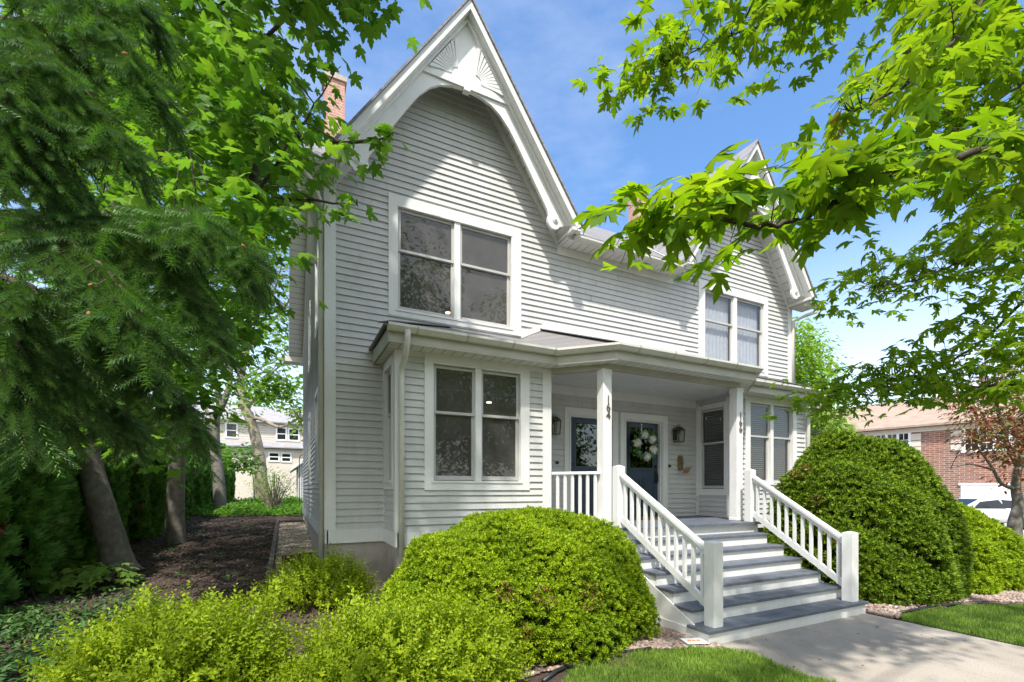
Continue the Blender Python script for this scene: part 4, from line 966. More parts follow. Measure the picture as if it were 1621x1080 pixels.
# ================================================================== SHRUBS
def dome_pts(c, rx, ry, h, n, e=2.4, lump=.05, seed=0, zmin=.02):
    """points and normals on a lumpy clipped dome"""
    g = np.random.default_rng(seed)
    out_p, out_n = [], []
    m = 0
    while m < n:
        k = n * 2
        d = g.normal(size=(k, 3)); d[:, 2] = np.abs(d[:, 2]) * 1.0; d = unit(d)
        s = (np.abs(d[:, 0]) ** e + np.abs(d[:, 1]) ** e + np.abs(d[:, 2]) ** e) ** (-1 / e)
        s = s * (1 + lump * (np.sin(d[:, 0] * 7 + seed) * np.sin(d[:, 1] * 6 + 1) + .6 * np.sin(d[:, 2] * 11 + d[:, 0] * 9)))
        p = d * s[:, None] * np.array([rx, ry, h]); nn = unit(d * np.array([1 / rx, 1 / ry, 1 / h]))
        ok = p[:, 2] > zmin * h
        out_p.append(p[ok]); out_n.append(nn[ok]); m += ok.sum()
    return np.concatenate(out_p)[:n] + np.array(c), np.concatenate(out_n)[:n]
def core_mesh(name, c, rx, ry, h, f, mat, parent, e=2.4, lump=.05, seed=0):
    nu, nv = 40, 14; V = []
    for j in range(nv + 1):
        ph = R(90) * j / nv
        for i in range(nu):
            a = 2 * math.pi * i / nu; d = np.array([math.cos(a) * math.cos(ph), math.sin(a) * math.cos(ph), math.sin(ph)])
            s = (np.abs(d) ** e).sum() ** (-1 / e) * (1 + lump * (math.sin(d[0] * 7 + seed) * math.sin(d[1] * 6 + 1) + .6 * math.sin(d[2] * 11 + d[0] * 9)))
            V.append(np.array(c) + d * s * np.array([rx, ry, h]) * f)
    F = [(j * nu + i, j * nu + (i + 1) % nu, (j + 1) * nu + (i + 1) % nu, (j + 1) * nu + i) for j in range(nv) for i in range(nu)]
    return mesh_np(name, V, F, mat, parent, smooth=True)
YEWT = [tuft(11, 1), tuft(10, 2)]
def yew_bush(name, c, rx, ry, h, n, size, label, mat, seed, bare=None, group=None, zmin=.02, dead=(), ee=2.35, lump=.05):
    t = thing(name, c, label, 'bush', group)
    core_mesh('shade_core', c, rx, ry, h, .91, M['foliage_shade'], t, e=ee, lump=lump, seed=seed)  # solid hull coloured dark so gaps between the sprigs look shaded
    p, nn = dome_pts(c, rx, ry, h, n, e=ee, lump=lump, seed=seed, zmin=zmin)
    dep = RNG.uniform(.90, 1.025, n); p = np.array(c) + (p - np.array(c)) * dep[:, None]
    if bare is not None:
        keep = RNG.uniform(size=n) > bare(p); p, nn = p[keep], nn[keep]
    k = len(p); d = nn * .9 + rnd_dir(k) * .75 + np.array([0, 0, .15])
    fr = frames(d, nn + rnd_dir(k) * .6); sz = RNG.uniform(size * .7, size * 1.35, k)
    V, F = join([inst(*YEWT[j], p[j::2], fr[j::2], sz[j::2]) for j in (0, 1)]); mesh_np('foliage', V, F, mat, t)
    for q in dead:
        m = np.linalg.norm(p - np.array(P(*q[:3])), axis=1); j = np.argsort(m)[:q[3]]; g = p[j] + (p[j] - np.array(c)) * .015
        V, F = inst(*YEWT[0], g, frames(rnd_dir(len(g)), rnd_dir(len(g))), np.full(len(g), size * .75)); mesh_np('dead_tips', V, F, M['yew_brown'], t)['kind'] = 'stuff'
    mb = MB()
    for i in range(26):
        a = RNG.uniform(0, 6.28); q = RNG.uniform(.5, .9)
        mb.tube([(c[0], c[1], c[2]), (c[0] + rx * q * .6 * math.cos(a), c[1] + ry * q * .6 * math.sin(a), c[2] + h * .35), (c[0] + rx * q * math.cos(a), c[1] + ry * q * math.sin(a), c[2] + h * RNG.uniform(.2, .6))], [.025, .015, .006], 5)
    mb.build('stem', M['twig'], t)
    return t
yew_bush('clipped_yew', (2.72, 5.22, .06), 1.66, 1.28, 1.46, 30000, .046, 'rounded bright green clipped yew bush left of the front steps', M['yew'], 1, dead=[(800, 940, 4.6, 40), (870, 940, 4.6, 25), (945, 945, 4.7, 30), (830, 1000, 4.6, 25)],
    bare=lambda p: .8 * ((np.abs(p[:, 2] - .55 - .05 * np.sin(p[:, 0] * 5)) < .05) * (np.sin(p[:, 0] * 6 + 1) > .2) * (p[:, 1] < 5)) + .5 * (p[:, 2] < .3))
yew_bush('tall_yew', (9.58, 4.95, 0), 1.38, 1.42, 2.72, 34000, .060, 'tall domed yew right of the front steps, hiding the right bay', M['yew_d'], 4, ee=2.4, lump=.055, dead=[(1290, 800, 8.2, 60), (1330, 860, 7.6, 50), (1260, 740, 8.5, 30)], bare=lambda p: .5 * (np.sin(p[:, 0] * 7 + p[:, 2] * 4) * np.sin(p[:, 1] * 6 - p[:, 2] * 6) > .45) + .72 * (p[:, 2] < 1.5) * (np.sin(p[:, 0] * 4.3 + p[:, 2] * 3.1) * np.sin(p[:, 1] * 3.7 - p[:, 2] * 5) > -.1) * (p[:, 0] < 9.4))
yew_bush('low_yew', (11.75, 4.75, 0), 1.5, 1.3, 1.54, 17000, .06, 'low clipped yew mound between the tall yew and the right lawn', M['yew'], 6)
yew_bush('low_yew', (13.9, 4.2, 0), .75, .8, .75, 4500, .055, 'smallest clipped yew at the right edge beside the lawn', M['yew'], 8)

def shoot(nl=11, leaf=.16, w=.45):
    V, F = [], []
    L, LF = DIAM
    for i in range(nl):
        t = .25 + .75 * i / (nl - 1); a = i * 2.4
        d = np.array([math.cos(a) * .8, .65, math.sin(a) * .8]); 
        m = frames(d[None], np.array([[0, 1., .3]]))[0]; s = leaf * (1 - .35 * (t > .9))
        o = len(V)
        for v in L: V.append(np.array([0, t, 0]) + m @ (v * s * np.array([1.15, 1, 1])))
        F += [tuple(o + q for q in f) for f in LF]
    o = len(V); V += [np.array(q) for q in ((-.008, 0, 0), (.008, 0, 0), (0, 1, 0))]; F.append((o, o + 1, o + 2))
    return np.array(V), np.array(F)
SHOOT = shoot()
def spirea(name, c, rx, ry, h, n, label, mat, seed, ln=.27, group=None):
    t = thing(name, c, label, 'shrub', group)
    p, nn = dome_pts(c, rx, ry, h, n, e=2.1, lump=.13, seed=seed, zmin=.05)
    p = np.array(c) + (p - np.array(c)) * RNG.uniform(.55, 1.0, n)[:, None]
    d = nn * .7 + rnd_dir(n) * .55 + np.array([0, 0, .45])
    V, F = inst(*SHOOT, p, frames(d, rnd_dir(n)), RNG.uniform(ln * .6, ln * 1.25, n)); mesh_np('foliage', V, F, mat, t)
    mb = MB()
    for i in range(40):
        q = p[i]; mb.tube([(c[0] + (q[0] - c[0]) * .15, c[1] + (q[1] - c[1]) * .15, c[2]), (c[0] + (q[0] - c[0]) * .6, c[1] + (q[1] - c[1]) * .6, c[2] + (q[2] - c[2]) * .6), tuple(q)], [.007, .005, .003], 4)
    mb.build('stem', M['twig'], t); return t
G = 'spirea shrubs in the front bed'
def at(px, py, d): 
    p = P(px, py, d); return (p[0], p[1], float(gz(p[0], p[1])))
spirea('spirea', at(285, 1100, 3.8), .80, .60, .71, 2900, 'yellow green spirea shrub in the left foreground beside the dark ground cover', M['spirea'], 3, group=G)
spirea('spirea', at(615, 1100, 3.9), .80, .58, .74, 2700, 'yellow green spirea shrub in the foreground just left of the clipped yew', M['spirea'], 5, group=G)
spirea('spirea', at(745, 1060, 4.1), .42, .40, .66, 900, 'small yellow green spirea shrub crowding the front of the clipped yew', M['spirea'], 9, group=G)
spirea('spirea', at(505, 960, 6.3), .60, .5, .50, 1300, 'yellow green spirea shrub at the left front corner of the house', M['spirea'], 12, group=G)
# vinca
def cover(name, poly, n, s0, s1, h, mat, label, cat, lift=.04):
    p = sample_poly(poly, n); d = rnd_dir(n); d[:, 2] = RNG.uniform(-.1, .6, n)
    z = gz(p[:, 0], p[:, 1]) + lift + h * RNG.uniform(0, 1, n) * (.55 + .45 * np.sin(p[:, 0] * 3.1 + 1.3 * np.sin(p[:, 1] * 2.7)))
    V, F = inst(*OVAL, np.stack([p[:, 0], p[:, 1], z], 1), frames(d, rnd_dir(n) * .5 + np.array([0, 0, 1.])), RNG.uniform(s0, s1, n))
    return tag(mesh_np(name, V, F, mat), label, cat, kind='stuff')
cover('vinca', [at(-60, 940, 5.6)[:2], at(120, 960, 5.6)[:2], at(240, 955, 5.8)[:2], at(330, 1000, 4.6)[:2], at(250, 1200, 3)[:2], at(-200, 1200, 3)[:2], at(-260, 950, 5)[:2]], 9000, .04, .08, .26, M['vinca'], 'dark green vinca ground cover in the shaded left foreground', 'ground cover')
cover('vinca', [at(330, 985, 5.2)[:2], at(395, 960, 5.6)[:2], at(440, 985, 5.2)[:2], at(400, 1010, 4.7)[:2]], 350, .04, .07, .1, M['vinca'], 'sparse vinca sprigs creeping onto the mulch behind the spirea', 'ground cover')
cover('ivy', [(-3.0, 20.5), (.4, 20.0), (3, 20.2), (3, 36), (-3.2, 36)], 14000, .12, .24, .42, M['ivy'], 'bright green ground cover across the back yard', 'ground cover')
def scat_plants(n, poly):
    p = sample_poly(poly, n); k = 7
    q = np.repeat(p, k, 0) + RNG.normal(0, .05, (n * k, 2)); d = rnd_dir(n * k); d[:, 2] = RNG.uniform(-.1, .5, n * k)
    V, F = inst_any(MAPLE, np.stack([q[:, 0], q[:, 1], gz(q[:, 0], q[:, 1]) + RNG.uniform(.015, .07, n * k)], 1), frames(d, np.tile([0, 0, 1.], (n * k, 1)) + rnd_dir(n * k) * .3), RNG.uniform(.03, .08, n * k))
    return tag(mesh_np('seedlings', V, F, M['vinca']), 'scattered seedlings and fallen leaves on the dark mulch', 'seedlings', kind='stuff')
scat_plants(70, [(-3.0, 8.2), (-3.2, 19), (-.4, 19), (-.4, 7.6), (-2.2, 6.2)])
# low maple-leaved plant
c = at(140, 938, 6.9); t = thing('vine_maple', c, 'low light green plant with broad lobed leaves before the leaning trunk', 'plant')
n = 150; p, nn = dome_pts((c[0], c[1], c[2] + .02), .62, .5, .42, n, seed=2); p = np.array(c) + (p - np.array(c)) * RNG.uniform(.7, 1, n)[:, None]
d = nn * np.array([1, 1, 0]) + np.array([0, 0, -.35]) + rnd_dir(n) * .35
V, F = inst_any(MAPLE, p, frames(d, np.tile([0, 0, 1.], (n, 1)) + nn * .5 + rnd_dir(n) * .2), RNG.uniform(.12, .2, n)); mesh_np('foliage', V, F, M['hydra'], t)
mb = MB(); [mb.tube([c, tuple(q)], [.006, .003], 4) for q in p[:40]]; mb.build('stem', M['twig'], t)

# ================================================================== ARBORVITAE HEDGE
def spray():
    V, F = [], []; L, LF = DIAM
    for i in range(7):
        a = R(-66 + 22 * i); ln = 1 - .35 * abs(i - 3) / 3
        m = np.array([[math.cos(a), math.sin(a), 0], [-math.sin(a), math.cos(a), 0], [0, 0, 1.]])
        o = len(V)
        for v in L: V.append(m @ (v * ln * np.array([.75, 1, 1])) + np.array([0, .0, .02 * (i % 2)]))
        F += [tuple(o + q for q in f) for f in LF]
    return np.array(V), np.array(F)
SPRAY = spray()
def arbor(name, seed, n, h, r, label, brown=0):
    t = thing(name, (0, 0, 0), label, 'evergreen', 'arborvitae hedge trees')
    g = np.random.default_rng(seed); z = g.uniform(0, 1, n) ** .9; a = g.uniform(0, 6.283, n)
    rad = r * np.minimum(1, (1.02 - z) * 2.1) ** .75 * (.86 + .1 * np.sin(a * 5 + z * 9) + .06 * np.sin(a * 9 - z * 21)) * g.uniform(.82, 1.04, n)
    p = np.stack([rad * np.cos(a), rad * np.sin(a), .08 + z * h], 1); o = np.stack([np.cos(a), np.sin(a), 0 * a], 1)
    d = o * .55 + np.array([0, 0, .8]) + g.normal(size=(n, 3)) * .28
    V, F = inst(*SPRAY, p, frames(d, np.cross(o, [0, 0, 1.]) + g.normal(size=(n, 3)) * .5), g.uniform(.10, .19, n)); mesh_np('foliage', V, F, M['arbor'], t, local=True)
    if brown:
        k = brown; zz = g.choice([.28, .42, .52, .6], k) + g.normal(0, .015, k); aa = g.choice([-.9, -1.6, -.3], k) + g.normal(0, .12, k)
        p = np.stack([r * .95 * np.cos(aa), r * .95 * np.sin(aa), zz * h], 1); V, F = inst(*SPRAY, p, frames(g.normal(size=(k, 3)), g.normal(size=(k, 3))), g.uniform(.08, .14, k)); mesh_np('dead_spray', V, F, M['arbor_brown'], t, local=True)['kind'] = 'stuff'
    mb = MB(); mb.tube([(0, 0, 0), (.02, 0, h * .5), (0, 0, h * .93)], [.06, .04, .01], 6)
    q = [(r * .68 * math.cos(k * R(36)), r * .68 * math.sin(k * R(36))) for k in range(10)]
    mb.prism([(x, y, .15) for x, y in q], [(x * .8, y * .8, h * .62) for x, y in q]); q2 = [(x * .8, y * .8) for x, y in q]  # filler hull behind the sprays, inner shade put into its colour
    mb.prism([(x, y, h * .62) for x, y in q2], [(x * .2, y * .2, h * .95) for x, y in q2]); tr = mb.build('trunk', M['foliage_shade']); tr.parent = t
    return t
protos = [arbor('arborvitae', 31, 3600, 3.5, .66, '', 26), arbor('arborvitae', 32, 3300, 3.3, .62, '')]
ORD = ['nearest', 'second', 'third', 'fourth', 'fifth', 'sixth', 'seventh', 'eighth', 'ninth', 'tenth', 'eleventh', 'twelfth', 'thirteenth', 'fourteenth', 'fifteenth', 'sixteenth', 'seventeenth', 'eighteenth', 'nineteenth', 'twentieth', 'twenty first', 'twenty second', 'twenty third', 'twenty fourth']
y = 7.6; used = [False, False]
for i in range(24):
    k = 0 if i < 2 else (i % 2)
    lab = 'dark green columnar arborvitae, %s in the hedge counted from the camera' % ORD[i]
    x = -3.75 + .12 * math.sin(i * 2.1) + (.0 if i > 1 else -.05)
    loc = (x, y, float(gz(x, y)) - .05); s = 1.12 if i < 3 else RNG.uniform(.92, 1.08); sc = (s * RNG.uniform(.95, 1.1), s * RNG.uniform(.95, 1.1), s)
    if not used[k]:
        o = protos[k]; used[k] = True; o.location = loc; o.scale = sc; o.rotation_euler = (0, 0, .4); o['label'] = lab
    else: copy_thing(protos[k], loc, RNG.uniform(0, 6.28) if i > 2 else .9 + i, sc, lab)
    y += 1.12 if i < 12 else 1.4

# ================================================================== TREES
def tree_parts(t, trunks, bark, leaf_sets, limbname='limb'):
    pass
def curve(pts, n=14):
    """smooth polyline through points"""
    P_ = [np.array(p, float) for p in pts]; out = []
    for i in range(len(P_) - 1):
        p0, p1, p2, p3 = P_[max(i - 1, 0)], P_[i], P_[i + 1], P_[min(i + 2, len(P_) - 1)]
        for t in np.linspace(0, 1, n, endpoint=False):
            out.append(.5 * ((2 * p1) + (-p0 + p2) * t + (2 * p0 - 5 * p1 + 4 * p2 - p3) * t * t + (-p0 + 3 * p1 - 3 * p2 + p3) * t ** 3))
    out.append(P_[-1]); return np.array(out)
def limb(mb, pts, r0, r1, n=6, sides=7, wob=0):
    c = curve(pts, n); k = len(c)
    if wob: c[1:-1] += RNG.normal(0, wob, (k - 2, 3))
    mb.tube([tuple(p) for p in c], list(np.linspace(r0, r1, k)), sides); return c
def clusters(centres, per, spread, size, flat=.55, droop=.45, tmpl=MAPLE, outward=None):
    """leaves gathered in clusters round given centres"""
    n = len(centres) * per; c = np.repeat(np.asarray(centres), per, 0)
    off = RNG.normal(0, 1, (n, 3)) * spread * np.array([1, 1, flat]); p = c + off
    d = unit(off * np.array([1, 1, .3]) + rnd_dir(n) * spread * .8) + np.array([0, 0, -droop])
    return inst_any(tmpl, p, frames(d, np.tile([0, 0, 1.], (n, 1)) + rnd_dir(n) * .45), RNG.uniform(size[0], size[1], n))
def region_centres(poly, n, d0, d1, skew=1.0):
    q = sample_poly(poly, n); d = d0 + (d1 - d0) * RNG.uniform(0, 1, n) ** skew
    return np.array([P(a, b, c) for (a, b), c in zip(q, d)])
def twigs_to(mb, stems, centres, r=.004, every=3, lim=1.3):
    s = np.concatenate(stems)
    for c in centres[::every]:
        j = np.argmin(((s - c) ** 2).sum(1)); a = s[j]
        if np.linalg.norm(a - c) < lim: mb.tube([tuple(a), tuple(a * .5 + c * .5 + np.array([0, 0, .06])), tuple(c)], [r * 1.8, r * 1.3, r * .6], 4)

# ---- leaning Norway maple by the mulch path
b = P(192, 908, 8.1); g0 = float(gz(b[0], b[1])); b = (b[0], b[1], g0 - .05)
t = thing('leaning_maple', (b[0], b[1], g0), 'broad leafed maple with a thick grey leaning trunk at the edge of the mulch', 'tree')
mb = MB()
c = curve([b, P(178, 860, 8.1), P(160, 800, 8.0), P(142, 735, 8.0), P(132, 650, 7.9), P(140, 540, 7.8), P(170, 380, 7.6), P(200, 200, 7.5), P(230, -60, 7.4), P(250, -350, 7.4)], 6)
k = len(c); rad = np.interp(np.linspace(0, 1, k), [0, .03, .09, .3, .6, 1], [.36, .27, .225, .19, .15, .06])
mb.tube([tuple(p) for p in c], list(rad), 14); mb.build('trunk', M['bark'], t, smooth=True)
stems = []; mb = MB()
BOUGH = [[P(140, 560, 7.8), P(220, 430, 6.6), P(330, 395, 5.6), P(385, 335, 5.0), P(440, 255, 4.7), P(490, 180, 4.6), P(540, 105, 4.5)],
         [P(385, 335, 5.0), P(430, 215, 4.9), P(520, 226, 4.6), P(590, 222, 4.5), P(628, 212, 4.45)],
         [P(330, 395, 5.6), P(400, 325, 5.2), P(480, 318, 4.8), P(565, 325, 4.7)],
         [P(170, 380, 7.6), P(230, 250, 6.5), P(330, 160, 5.6), P(420, 60, 5.0), P(500, -10, 4.7), P(590, -25, 4.5)],
         [P(140, 600, 7.9), P(190, 560, 6.6), P(250, 560, 5.5), P(250, 640, 4.9), P(235, 690, 4.8)],
         [P(150, 620, 7.9), P(260, 540, 7.2), P(350, 500, 6.6), P(410, 500, 6.3)],
         [P(150, 480, 7.7), P(120, 290, 6.0), P(190, 250, 4.6), P(300, 235, 4.2)],
         [P(200, 200, 7.5), P(260, 60, 6.2), P(330, 20, 5.2), P(430, -60, 4.8)],
         [P(230, -60, 7.4), P(420, -260, 7.0), P(560, -420, 6.6)], [P(215, 80, 7.5), P(60, -120, 8), P(-100, -260, 8.4)], [P(240, -200, 7.4), P(300, -420, 6.2), P(420, -560, 5.6)]]
for bg in BOUGH: stems.append(limb(mb, bg, .045, .0028, 6, 6, .008))
cen = np.concatenate([
    region_centres([(40, 0), (420, 0), (432, 60), (455, 110), (480, 170), (490, 250), (470, 330), (455, 410), (410, 470), (395, 555), (320, 590), (300, 640), (180, 690), (60, 560)], 430, 4.6, 8.6),
    region_centres([(200, 60), (400, 20), (440, 150), (470, 260), (440, 400), (330, 420), (180, 330)], 70, 3.9, 5.2),
    region_centres([(170, 560), (300, 560), (335, 620), (240, 735), (180, 700)], 26, 4.6, 5.6),
    region_centres([(430, -40), (600, -60), (580, -12), (510, 5), (440, 20)], 16, 4.4, 5.2)])
cen2 = np.concatenate([s[-22:][::3] for s in stems[:4]])
V1 = clusters(cen, 11, .19, (.11, .19)); V2 = clusters(cen2, 4, .07, (.10, .16))
fine = [P(x, y_, 4.5) for x, y_ in ((520, 72), (488, 85), (506, 70), (540, 235), (565, 255), (600, 222), (620, 210), (585, 240), (505, 330), (540, 335), (565, 325), (553, 345), (470, 250), (500, 215), (515, 260), (525, 190), (505, 160))]
V3 = clusters(fine, 2, .05, (.11, .16), droop=.7)
off = np.concatenate([rnd_dir(70) * np.array([1.8, 1.8, 1.3]) * RNG.uniform(.3, 1, (70, 1)) + np.array([-1.7, 6.9, 9.2]), rnd_dir(430) * np.array([1.55, 1.6, 1.5]) * RNG.uniform(.2, 1, (430, 1)) + np.array([-.25, 4.9, 8.7]), rnd_dir(30) * np.array([1.8, 1.8, 2]) * RNG.uniform(.3, 1, (30, 1)) + np.array([-4.2, 8.5, 8])])
V4 = clusters(off, 9, .3, (.15, .22))
twigs_to(mb, stems, np.concatenate([cen, cen2]), .005, 2); mb.build('limb', M['twig'], t, smooth=True)
V, F = join([V1, V2, V3, V4]); mesh_np('crown', V, F, M['maple_l'], t)

def plain_tree(name, label, base_px, base_d, trunk, r0, bough, bark, cen, per, spread, size, leaf, sides=9, tm=MAPLE, group=None, twr=.008):
    q = P(base_px[0], base_px[1], base_d); g_ = float(gz(q[0], q[1])); b0 = (q[0], q[1], g_ - .05)
    t = thing(name, (q[0], q[1], g_), label, 'tree', group)
    mb = MB(); c = limb(mb, [b0] + trunk, r0, r0 * .3, 7, sides); mb.build('trunk', bark, t, smooth=True)
    mb = MB(); st = [c]
    for bg, ra in bough: st.append(limb(mb, bg, ra, ra * .25, 6, 6))
    if len(cen): twigs_to(mb, st, cen, twr, 2)
    mb.build('limb', bark, t, smooth=True)
    if len(cen):
        V, F = clusters(cen, per, spread, size, tmpl=tm); mesh_np('crown', V, F, leaf, t)
    return t
plain_tree('maple', 'straight grey maple trunk standing between the hedge and the mulch', (279, 866), 11.3,
    [P(277, 820, 11.3), P(280, 740, 11.3), P(285, 660, 11.2), P(280, 540, 11), P(290, 380, 11), P(300, 150, 10.8), P(310, -100, 10.6)], .22,
    [([P(285, 640, 11.2), P(330, 560, 10), P(350, 470, 9)], .06), ([P(280, 600, 11.1), P(220, 500, 10.5), P(180, 400, 10)], .07)], M['bark'],
    np.concatenate([region_centres([(60, 100), (400, 100), (430, 300), (400, 480), (330, 560), (320, 660), (255, 668), (180, 600), (70, 600)], 240, 9, 12)]), 10, .32, (.14, .22), M['maple_l'])
plain_tree('forked_maple', 'dark forked tree trunk at the far end of the mulch', (349, 806), 20.5,
    [P(346, 760, 20.5), P(340, 700, 20.5), P(342, 660, 20.5), P(348, 640, 20.5), P(340, 600, 20.3), P(325, 540, 20)], .27,
    [([P(345, 655, 20.5), P(362, 615, 20.4), P(366, 570, 20.4), P(372, 500, 20.3)], .17), ([P(342, 668, 20.5), P(322, 645, 20.3), P(300, 620, 20)], .09), ([P(362, 615, 20.4), P(385, 600, 20.2), P(420, 590, 19.8), P(455, 600, 19.5)], .06)], M['bark'],
    np.concatenate([region_centres([(310, 480), (430, 470), (450, 560), (462, 605), (420, 625), (380, 630), (330, 620)], 95, 18.5, 22), region_centres([(405, 585), (455, 600), (466, 630), (440, 640), (420, 620)], 26, 19, 20)]), 10, .38, (.16, .28), M['maple_l'], tm=MAPLE, twr=.012)
plain_tree('pale_tree', 'pale barked tree with a sideways limb before the far house', (416, 790), 30,
    [P(412, 745, 30), P(408, 710, 30), P(398, 670, 30), P(386, 640, 30), P(381, 600, 30), P(392, 540, 30), P(396, 470, 30), P(404, 400, 30)], .42,
    [([P(398, 665, 30), P(408, 662, 29.7), P(422, 668, 29.4), P(440, 676, 29), P(455, 673, 28.8), P(470, 664, 28.5), P(490, 655, 28)], .15), ([P(390, 645, 30), P(404, 630, 29.7), P(412, 612, 29.5), P(428, 592, 29), P(450, 575, 28.5)], .17), ([P(388, 555, 30), P(420, 520, 29), P(455, 480, 28), P(470, 440, 27)], .13), ([P(392, 520, 30), P(430, 470, 29), P(448, 410, 28)], .12), ([P(383, 600, 30), P(430, 575, 29), P(475, 583, 28)], .07)], M['barkl'],
    np.concatenate([region_centres([(395, 380), (480, 360), (486, 520), (470, 600), (430, 560), (400, 520)], 85, 27, 31), region_centres([(455, 640), (490, 630), (490, 690), (460, 680)], 26, 27.5, 29), region_centres([(425, 610), (470, 600), (480, 640), (430, 640)], 22, 28, 30), region_centres([(340, 640), (370, 632), (385, 668), (350, 690)], 16, 27, 30), region_centres([(395, 690), (410, 650), (402, 640)], 3, 29, 30)]), 8, .42, (.18, .30), M['far_leaf'], twr=.02)
plain_tree('young_maple', 'small bright maple growing over the far end of the hedge', (402, 800), 24, [P(402, 770, 24), P(398, 735, 24)], .05,
    [([P(400, 745, 24), P(375, 725, 24), P(350, 722, 24)], .03)], M['bark'], region_centres([(338, 715), (360, 706), (400, 706), (408, 735), (405, 752), (370, 738), (345, 735)], 46, 22.5, 25), 9, .25, (.16, .26), M['ivy'])
plain_tree('round_tree', 'dark rounded tree rising behind the roof of the far house', (404, 790), 62, [P(404, 700, 62), P(402, 640, 62)], .4, [], M['bark'], region_centres([(375, 655), (385, 622), (410, 612), (425, 630), (428, 650), (400, 656)], 70, 58, 64), 10, .8, (.5, .8), M['maple_l'], tm=OVAL)
plain_tree('locust', 'yellow green locust tree behind the right end of the house', (1290, 790), 24, [P(1290, 700, 24), P(1288, 600, 24), P(1280, 540, 24)], .25,
    [([P(1290, 660, 24), P(1320, 620, 24), P(1330, 600, 24)], .1)], M['bark'], region_centres([(1235, 520), (1262, 505), (1290, 522), (1306, 560), (1322, 590), (1334, 620), (1330, 660), (1345, 700), (1240, 715)], 330, 22.5, 26), 26, .34, (.17, .30), M['locust'], tm=OVAL)
# twiggy forsythia in the back yard
q = at(434, 800, 21); t = thing('forsythia', q, 'twiggy brown shrub thinly leafed, before the far house', 'shrub'); mb = MB(); tips = []
for i in range(95):
    a = RNG.uniform(0, 6.28); sp = RNG.uniform(.05, .9); hh = RNG.uniform(1.0, 2.0) * (1 - .25 * sp); e = (q[0] + sp * 1.15 * math.cos(a), q[1] + sp * 1.15 * math.sin(a), q[2] + hh); tips.append(e)
    mb.tube([(q[0] + .25 * math.cos(a) * sp, q[1] + .25 * math.sin(a) * sp, q[2]), (q[0] + sp * .6 * math.cos(a), q[1] + sp * .6 * math.sin(a), q[2] + hh * .6), e], [.016, .011, .005], 4)
mb.build('stem', M['barkl'], t); V, F = clusters(np.array(tips), 9, .18, (.07, .13), tmpl=OVAL, flat=1); mesh_np('foliage', V, F, M['locust'], t)

# ---- spruce reaching in from the left
q = P(-700, 940, 2.3); b0 = (q[0], q[1], .0)
t = thing('spruce', b0, 'dark green spruce with drooping branches in the left foreground', 'tree')
mb = MB(); limb(mb, [b0, (b0[0] + .03, b0[1], 3), (b0[0], b0[1], 6), (b0[0] + .02, b0[1], 9)], .24, .06, 6, 10); mb.build('trunk', M['needlewood'], t, smooth=True)
BT = [bottle(88, 1.0, .20, .030), bottle(78, 1.0, .23, .034)]
SB = [([(-700, 350, 2.3), (-60, 338, 1.56), (60, 340, 1.44), (170, 345, 1.36), (270, 335, 1.32), (330, 345, 1.28), (385, 385, 1.28)], 1.0),
      ([(-60, 338, 1.56), (70, 370, 1.32), (160, 420, 1.20), (230, 500, 1.16)], 1.0), ([(60, 340, 1.44), (200, 360, 1.40), (280, 420, 1.36), (330, 500, 1.36)], .9),
      ([(-700, 420, 2.3), (-80, 440, 1.52), (40, 500, 1.36), (110, 590, 1.32)], 1.0), ([(-700, 520, 2.3), (-60, 560, 1.48), (60, 640, 1.40)], .9), ([(-700, 480, 2.3), (0, 460, 1.60), (150, 520, 1.56), (250, 600, 1.52), (300, 655, 1.52)], .9), ([(-700, 560, 2.3), (0, 560, 1.68), (140, 620, 1.64), (200, 660, 1.64)], .8),
      ([(-700, 60, 2.3), (-60, 30, 1.52), (60, 60, 1.40), (130, 140, 1.36), (190, 215, 1.32)], 1.0), ([(-700, -60, 2.3), (-40, -60, 1.56), (100, -20, 1.44), (180, 50, 1.40), (235, 120, 1.40)], 1.0),
      ([(-700, 130, 2.3), (-100, 130, 1.44), (0, 180, 1.28), (60, 260, 1.24)], 1.0), ([(-700, -140, 2.3), (0, -150, 1.60), (150, -70, 1.52), (230, 10, 1.48)], .9), ([(-700, 0, 2.3), (-40, 60, 1.36), (30, 120, 1.20), (40, 230, 1.18)], 1.0),
      ([(-700, 330, 2.3), (-60, 420, 1.32), (20, 520, 1.20), (30, 640, 1.18)], 1.0), ([(-700, 200, 2.3), (-20, 230, 1.68), (70, 250, 1.60), (120, 310, 1.60)], .8)]
mb = MB(); sp_p, sp_d, sp_s, new_p, new_d, new_s, cones = [], [], [], [], [], [], []
